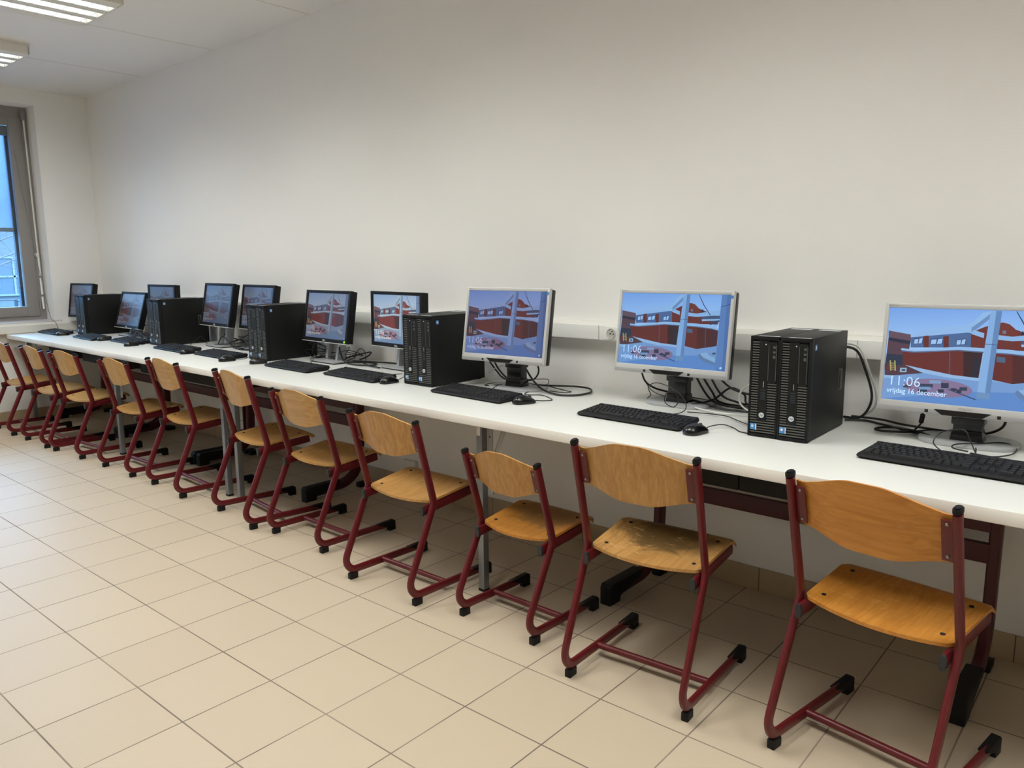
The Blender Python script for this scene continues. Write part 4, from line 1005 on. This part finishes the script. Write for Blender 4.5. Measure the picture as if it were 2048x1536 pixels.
far = make_keyboard(False); KG = 'black keyboards on the worktop'
for i, (x, y, a, lab) in enumerate(KB):
    if i == 0: k = far; k.location = (x, y, ZD); k.rotation_euler = (0, 0, math.radians(a)); k['label'] = lab; k['group'] = KG
    elif i < 7: k = dup(far, (x, y, ZD), math.radians(a), lab, KG)
    else: k = make_keyboard(True); k.location = (x, y, ZD); k.rotation_euler = (0, 0, math.radians(a)); k['label'] = lab; k['group'] = KG
    kbs.append(k)
def make_mouse():
    t = thing('mouse', '', 'mouse'); b = new(); nu, nv = 20, 14; rings = []
    for i in range(nu+1):
        s = i/nu; y = -0.052+0.104*s
        wd = 0.031*(max(0.0, 1-(2*s-1)**4))**0.5*(1.0-0.06*math.sin(PI*s)); hh = 0.036*(max(0, math.sin(PI*min(1, (s*0.92+0.06)))))**0.65*(1.06-0.30*s)
        rings.append((y, max(wd, 0.002), max(hh, 0.004)))
    vs_ = []
    for (y, wd, hh) in rings:
        row = []
        for j in range(nv+1):
            a = PI*j/nv; row.append(b.verts.new((wd*math.copysign(abs(math.cos(a))**0.8, math.cos(a)), y, 0.003+hh*math.sin(a)**0.8)))
        vs_.append(row)
    for i in range(nu):
        for j in range(nv): b.faces.new((vs_[i][j], vs_[i][j+1], vs_[i+1][j+1], vs_[i+1][j]))
    lo = [b.verts.new((v.co.x*0.93, v.co.y*0.96, 0.0)) for v in [r[0] for r in vs_]+[r[-1] for r in vs_][::-1]]
    rim = [r[0] for r in vs_]+[r[-1] for r in vs_][::-1]
    for k in range(len(rim)): b.faces.new((rim[k], rim[(k+1) % len(rim)], lo[(k+1) % len(lo)], lo[k]))
    b.faces.new(lo)
    for e in (0, -1): b.faces.new(vs_[e])
    obj('body', b, m_gloss, t, smooth=60)
    b = new(); cyl(b, (0, 0.025, 0.0245), (1, 0, 0), 0.0085, 0.006, 18); obj('scroll_wheel', b, m_rib, t)
    return t
mouse0 = make_mouse()
MS = [(-3.800, 1.430, -15, 'black mouse lying against the leftmost keyboard'), (-3.020, 1.465, -10, 'black mouse right of the second keyboard from the left'),
      (-2.425, 1.420, -8, 'black mouse right of the third keyboard from the left'), (-1.610, 1.440, -6, 'black mouse right of the keyboard before the second pair of computers'),
      (-1.025, 1.400, -12, 'black mouse on the open worktop left of the computers with a mouse in front'), (-0.765, 1.455, -20, 'black mouse lying directly in front of a pair of computers'),
      (0.428, 1.455, -4, 'black mouse tight against the left side of the middle pair of computers'), (1.300, 1.448, -22, 'black mouse right of the keyboard before the leftmost silver monitor'),
      (2.120, 1.385, -8, 'black mouse nearest to the camera, left of the nearest pair of computers')]
mice = []
for i, (x, y, a, lab) in enumerate(MS):
    if i == 0: mo = mouse0; mo.location = (x, y, ZD); mo.rotation_euler = (0, 0, math.radians(a)); mo['label'] = lab; mo['group'] = 'black mice on the worktop'
    else: mo = dup(mouse0, (x, y, ZD), math.radians(a), lab, 'black mice on the worktop')
    mice.append(mo)
def mtip(i):
    x, y, a, _ = MS[i]; q = math.radians(a); return (x-0.050*math.sin(q), y+0.050*math.cos(q), ZD+0.008)
z_ = ZD+0.0025
local_cable(mice[8], [mtip(8), (2.132, 1.47, ZD+0.012), (2.147, 1.53, ZD+0.010), (2.185, 1.535, z_), (2.225, 1.495, z_), (2.258, 1.485, z_)])
local_cable(mice[7], [mtip(7), (1.330, 1.53, z_), (1.349, 1.575, z_), (1.247, 1.636, z_), (1.195, 1.612, z_), (1.153, 1.628, z_), (1.10, 1.80, z_)])
local_cable(mice[6], [mtip(6), (0.425, 1.56, ZD+0.02), (0.39, 1.62, ZD+0.012), (0.30, 1.66, z_)])
local_cable(mice[4], [mtip(4), (-1.03, 1.52, z_), (-1.10, 1.60, z_), (-1.10, 1.75, z_)])
local_cable(mice[0], [mtip(0), (-3.76, 1.53, ZD+0.02), (-3.98, 1.60, ZD+0.03), (-4.00, 1.70, z_)])
local_cable(mice[2], [mtip(2), (-2.46, 1.53, z_), (-2.55, 1.60, ZD+0.02), (-2.62, 1.72, z_)])
local_cable(kbs[9], [(2.84, 1.532, ZD+0.018), (2.803, 1.575, ZD+0.036), (2.821, 1.597, ZD+0.066), (2.881, 1.565, ZD+0.086), (2.901, 1.566, ZD+0.056), (2.910, 1.60, ZD+0.016), (2.90, 1.66, ZD+0.017)])
local_cable(kbs[8], [(1.860, 1.530, ZD+0.018), (1.90, 1.62, z_), (1.93, 1.655, ZD+0.016), (1.92, 1.67, ZD+0.05), (1.88, 1.665, ZD+0.085), (1.845, 1.66, ZD+0.07), (1.84, 1.662, ZD+0.035), (1.875, 1.666, ZD+0.02), (1.895, 1.668, ZD+0.05), (1.865, 1.672, ZD+0.09), (1.79, 1.68, ZD+0.105), (1.722, 1.73, ZD+0.075), (1.692, 1.80, ZD+0.03), (1.675, 1.805, ZD+0.016), (1.655, 1.83, z_)])
local_cable(kbs[7], [(1.03, 1.535, ZD+0.018), (1.02, 1.60, ZD+0.03), (0.98, 1.66, ZD+0.02), (0.86, 1.68, z_), (0.84, 1.76, z_), (0.93, 1.86, z_)])
local_cable(kbs[6], [(0.17, 1.56, ZD+0.018), (0.20, 1.62, z_), (0.25, 1.69, z_)])
local_cable(kbs[5], [(-0.39, 1.555, ZD+0.018), (-0.45, 1.62, ZD+0.03), (-0.52, 1.66, ZD+0.04), (-0.60, 1.70, z_)])
local_cable(kbs[3], [(-1.88, 1.585, ZD+0.018), (-1.92, 1.66, ZD+0.06), (-1.96, 1.72, ZD+0.07), (-1.99, 1.78, z_)])

# ------------------------------------------------------------------ loose cables
def cable(pts, label, r=0.0034, m=None, name='cable', group=None, cat='cable'):
    pts = [(x, min(y, 1.935 if z > 0.97 else 1.962), max(z, ZD+r+0.0004)) for x, y, z in pts]
    b = new(); sweep(b, [Vector((v.x, min(v.y, 1.965), max(v.z, ZD+r+0.0003))) for v in smooth_path(pts, 7)], r, n=8)
    return tag(obj(name, b, m or m_cable), label, cat, group)
cable([(2.42, 1.842, 1.055), (2.475, 1.87, 1.039), (2.507, 1.88, 0.969), (2.529, 1.89, 0.89), (2.520, 1.90, 0.835), (2.48, 1.93, 0.79), (2.42, 1.95, 0.782)], 'thick black cable arching down from the back of the nearest computers', 0.0045)
cable([(2.415, 1.850, 1.066), (2.472, 1.905, 1.046), (2.512, 1.915, 0.956), (2.536, 1.92, 0.88), (2.528, 1.93, 0.83), (2.48, 1.948, 0.79), (2.42, 1.955, 0.784)], 'white cable arching down from the back of the nearest computers', 0.0035, m_wcable)
cable([(2.44, 1.90, 0.782), (2.50, 1.93, 0.782), (2.56, 1.90, 0.782), (2.62, 1.86, 0.784), (2.677, 1.83, 0.782), (2.775, 1.83, 0.782)], 'black cable on the worktop between the nearest computers and the rightmost monitor', 0.004)
cable([(2.45, 1.94, 0.79), (2.55, 1.94, 0.79), (2.63, 1.90, 0.79), (2.72, 1.87, 0.792), (2.79, 1.90, 0.784)], 'second black cable from the nearest computers towards the rightmost monitor, behind the looped one', 0.004)
cable([(2.79, 1.895, 0.785), (2.72, 1.87, 0.785), (2.67, 1.80, 0.786), (2.60, 1.775, 0.785), (2.575, 1.80, 0.785), (2.62, 1.83, 0.79), (2.70, 1.81, 0.79), (2.745, 1.79, 0.785)], 'black cable loop lying left of the rightmost monitor base', 0.004)
t = thing('power_cable', 'black cable with a ferrite bead hanging from the rightmost monitor', 'cable', (2.715, 1.80, ZD))
b = new(); sweep(b, smooth_path([(0.006, -0.012, 0.115), (0.003, -0.006, 0.07), (-0.003, 0, 0.042), (-0.03, 0.035, 0.006), (0.0, 0.05, 0.005), (0.05, 0.03, 0.005)], 6), 0.0032, n=8); obj('cord', b, m_cable, t)
b = new(); sweep(b, [(0.004, -0.007, 0.076), (-0.001, -0.002, 0.048)], 0.0075, n=12); obj('ferrite_bead', b, m_plug, t)
cable([(2.89, 1.60, 0.792), (2.845, 1.625, 0.792), (2.845, 1.68, 0.793), (2.90, 1.735, 0.793), (2.945, 1.80, 0.79), (2.985, 1.78, 0.784), (2.99, 1.68, 0.784), (2.95, 1.60, 0.786), (2.90, 1.585, 0.792), (3.02, 1.60, 0.784), (3.12, 1.62, 0.784)], 'thin black cable coiled around the rightmost monitor base', 0.0022)
cable([(2.95, 1.80, 0.90), (2.935, 1.86, 0.83), (2.88, 1.91, 0.79), (2.82, 1.93, 0.784)], 'thick black cable behind the right side of the rightmost stand', 0.0042)
cable([(1.638, 1.80, 0.935), (1.642, 1.83, 0.86), (1.675, 1.86, 0.825), (1.74, 1.89, 0.808), (1.80, 1.93, 0.79), (1.95, 1.92, 0.784)], 'thick black cable hanging at the left below the second silver monitor from the right', 0.004)
cable([(1.628, 1.81, 0.93), (1.634, 1.86, 0.84), (1.67, 1.88, 0.80), (1.75, 1.90, 0.785), (1.88, 1.90, 0.785)], 'thin grey cable hanging at the left below the second silver monitor from the right', 0.0022, m_gcable)
FAN = 'black cables fanning from the second silver monitor to the nearest computers'
for pts in ([(1.86, 1.83, 0.93), (1.90, 1.87, 0.83), (1.945, 1.88, 0.79), (2.05, 1.86, 0.784), (2.26, 1.85, 0.784)], [(1.88, 1.84, 0.93), (1.925, 1.88, 0.835), (1.955, 1.90, 0.79), (2.08, 1.90, 0.786), (2.27, 1.86, 0.80)],
            [(1.925, 1.84, 0.92), (1.965, 1.88, 0.827), (2.02, 1.90, 0.80), (2.12, 1.91, 0.788), (2.28, 1.86, 0.83)], [(1.95, 1.84, 0.92), (2.01, 1.88, 0.855), (2.10, 1.90, 0.83), (2.20, 1.88, 0.81), (2.28, 1.86, 0.85)],
            [(1.87, 1.80, 0.784), (1.93, 1.88, 0.80), (1.99, 1.91, 0.85), (2.05, 1.91, 0.83), (2.08, 1.90, 0.79), (2.27, 1.88, 0.786)], [(1.74, 1.89, 0.80), (1.88, 1.86, 0.79), (1.99, 1.80, 0.785), (2.10, 1.80, 0.785), (2.27, 1.84, 0.785)],
            [(1.90, 1.93, 0.79), (2.02, 1.84, 0.79), (2.12, 1.88, 0.80), (2.22, 1.92, 0.82), (2.29, 1.87, 0.87)]):
    cable(pts, 'black cable in the bundle fanning out right of the second silver monitor stand', 0.0042, group=FAN)
cable([(2.28, 1.87, 0.90), (2.16, 1.86, 0.905), (2.085, 1.84, 0.875), (2.07, 1.82, 0.83), (2.10, 1.81, 0.795), (2.17, 1.80, 0.784), (2.27, 1.84, 0.784)], 'white cable loop left of the nearest computers', 0.0035, m_wcable)
cable([(1.84, 1.84, 0.788), (1.92, 1.76, 0.785), (2.06, 1.72, 0.784), (2.15, 1.77, 0.784), (2.26, 1.80, 0.784)], 'white cable lying flat behind the second silver monitor stand', 0.003, m_wcable)
cable([(1.935, 1.665, 0.784), (1.99, 1.68, 0.784), (2.08, 1.685, 0.784), (2.16, 1.63, 0.784), (2.255, 1.565, 0.784)], 'thin black cable running along the desk to the nearest computers', 0.002)
cable([(0.99, 1.77, 0.93), (1.035, 1.80, 0.83), (1.12, 1.75, 0.80), (1.21, 1.70, 0.786), (1.31, 1.675, 0.782), (1.375, 1.72, 0.782), (1.385, 1.80, 0.784), (1.33, 1.87, 0.786), (1.25, 1.87, 0.788), (1.16, 1.80, 0.792), (1.05, 1.80, 0.786), (0.96, 1.84, 0.784)], 'thick black cable in a long loop right of the leftmost silver monitor', 0.0045)
cable([(1.07, 1.79, 0.92), (1.05, 1.85, 0.85), (1.0, 1.88, 0.80), (0.95, 1.87, 0.784)], 'black cable dropping behind the leftmost silver monitor', 0.004)
cable([(0.95, 1.80, 0.80), (1.0, 1.85, 0.80), (1.06, 1.90, 0.80), (1.10, 1.86, 0.79), (1.15, 1.79, 0.792), (1.27, 1.77, 0.784), (1.31, 1.76, 0.784), (1.30, 1.72, 0.784), (1.22, 1.72, 0.784)], 'thin black cable inside the long loop right of the leftmost silver monitor', 0.002)
cable([(0.80, 1.88, 0.85), (0.755, 1.86, 0.83), (0.75, 1.80, 0.80), (0.80, 1.78, 0.784), (0.88, 1.80, 0.784)], 'white cable curl behind the leftmost silver monitor', 0.0032, m_wcable)
cable([(0.70, 1.88, 0.865), (0.77, 1.86, 0.82), (0.84, 1.84, 0.79), (0.92, 1.86, 0.784)], 'black cable from the middle computers to the leftmost silver monitor', 0.0042)
cable([(0.80, 1.78, 0.93), (0.84, 1.80, 0.84), (0.90, 1.82, 0.79), (0.97, 1.85, 0.784)], 'black cable hanging at the left below the leftmost silver monitor', 0.0042)
t = thing('video_cable', 'black cable with a pale plug hanging from the monitor with the green light', 'cable', (-0.40, 1.78, ZD))
b = new(); sweep(b, smooth_path([(-0.015, 0.0, 0.10), (0.0, 0.0, 0.05), (0.05, -0.01, 0.008), (0.19, -0.03, 0.006), (0.27, 0.02, 0.006), (0.22, 0.08, 0.006), (0.10, 0.06, 0.006), (0.03, 0.0, 0.006), (-0.06, 0.03, 0.006)], 7), 0.0045, n=8); obj('cord', b, m_cable, t)
b = new(); sweep(b, [(-0.025, 0.0, 0.145), (-0.014, 0.0, 0.095)], 0.008, 0.006, 10, bin_=(1, 0, 0)); obj('plug', b, m_offw, t)
cable([(-0.36, 1.83, 0.785), (-0.20, 1.87, 0.787), (-0.05, 1.90, 0.787), (0.08, 1.85, 0.785), (0.22, 1.90, 0.80)], 'thick black cable joining the green light monitor and the upright monitor', 0.0045)
cable([(-0.21, 1.80, 0.784), (-0.10, 1.76, 0.784), (0.0, 1.745, 0.784)], 'black cable end lying left of the upright monitor foot', 0.0045)
cable([(-0.52, 1.84, 0.80), (-0.66, 1.80, 0.79), (-0.69, 1.78, 0.83), (-0.65, 1.78, 0.875), (-0.59, 1.80, 0.86), (-0.57, 1.82, 0.81), (-0.45, 1.87, 0.785)], 'black cable standing in a loop left of the green light monitor stand', 0.003)
cable([(-0.40, 1.87, 0.80), (-0.34, 1.87, 0.855), (-0.29, 1.87, 0.84), (-0.27, 1.86, 0.787)], 'thin black cable arching right of the green light monitor stand', 0.0022)
cable([(0.36, 1.78, 0.80), (0.30, 1.74, 0.855), (0.27, 1.74, 0.84), (0.33, 1.80, 0.80), (0.42, 1.84, 0.79)], 'thin black cable curl between the upright monitor and the middle computers', 0.0022)
TG = 'tangled cables behind the black monitors'
rr = random.Random(11)
for (cx, cy, n_) in ((-0.55, 1.86, 4), (-1.45, 1.86, 6), (-1.78, 1.88, 3), (-3.02, 1.80, 5), (-2.9, 1.74, 3)):
    for k in range(n_):
        pts = []; a0 = rr.uniform(0, 6)
        for q in range(7):
            pts.append((cx+rr.uniform(-0.20, 0.24), cy+rr.uniform(-0.10, 0.08), ZD+max(0.004, rr.uniform(-0.03, 0.10)*(1 if q % 2 else 0.4))))
        cable(pts, 'black cable in a tangle on the worktop behind the black monitors', rr.choice((0.0024, 0.0034, 0.004)), group=TG)
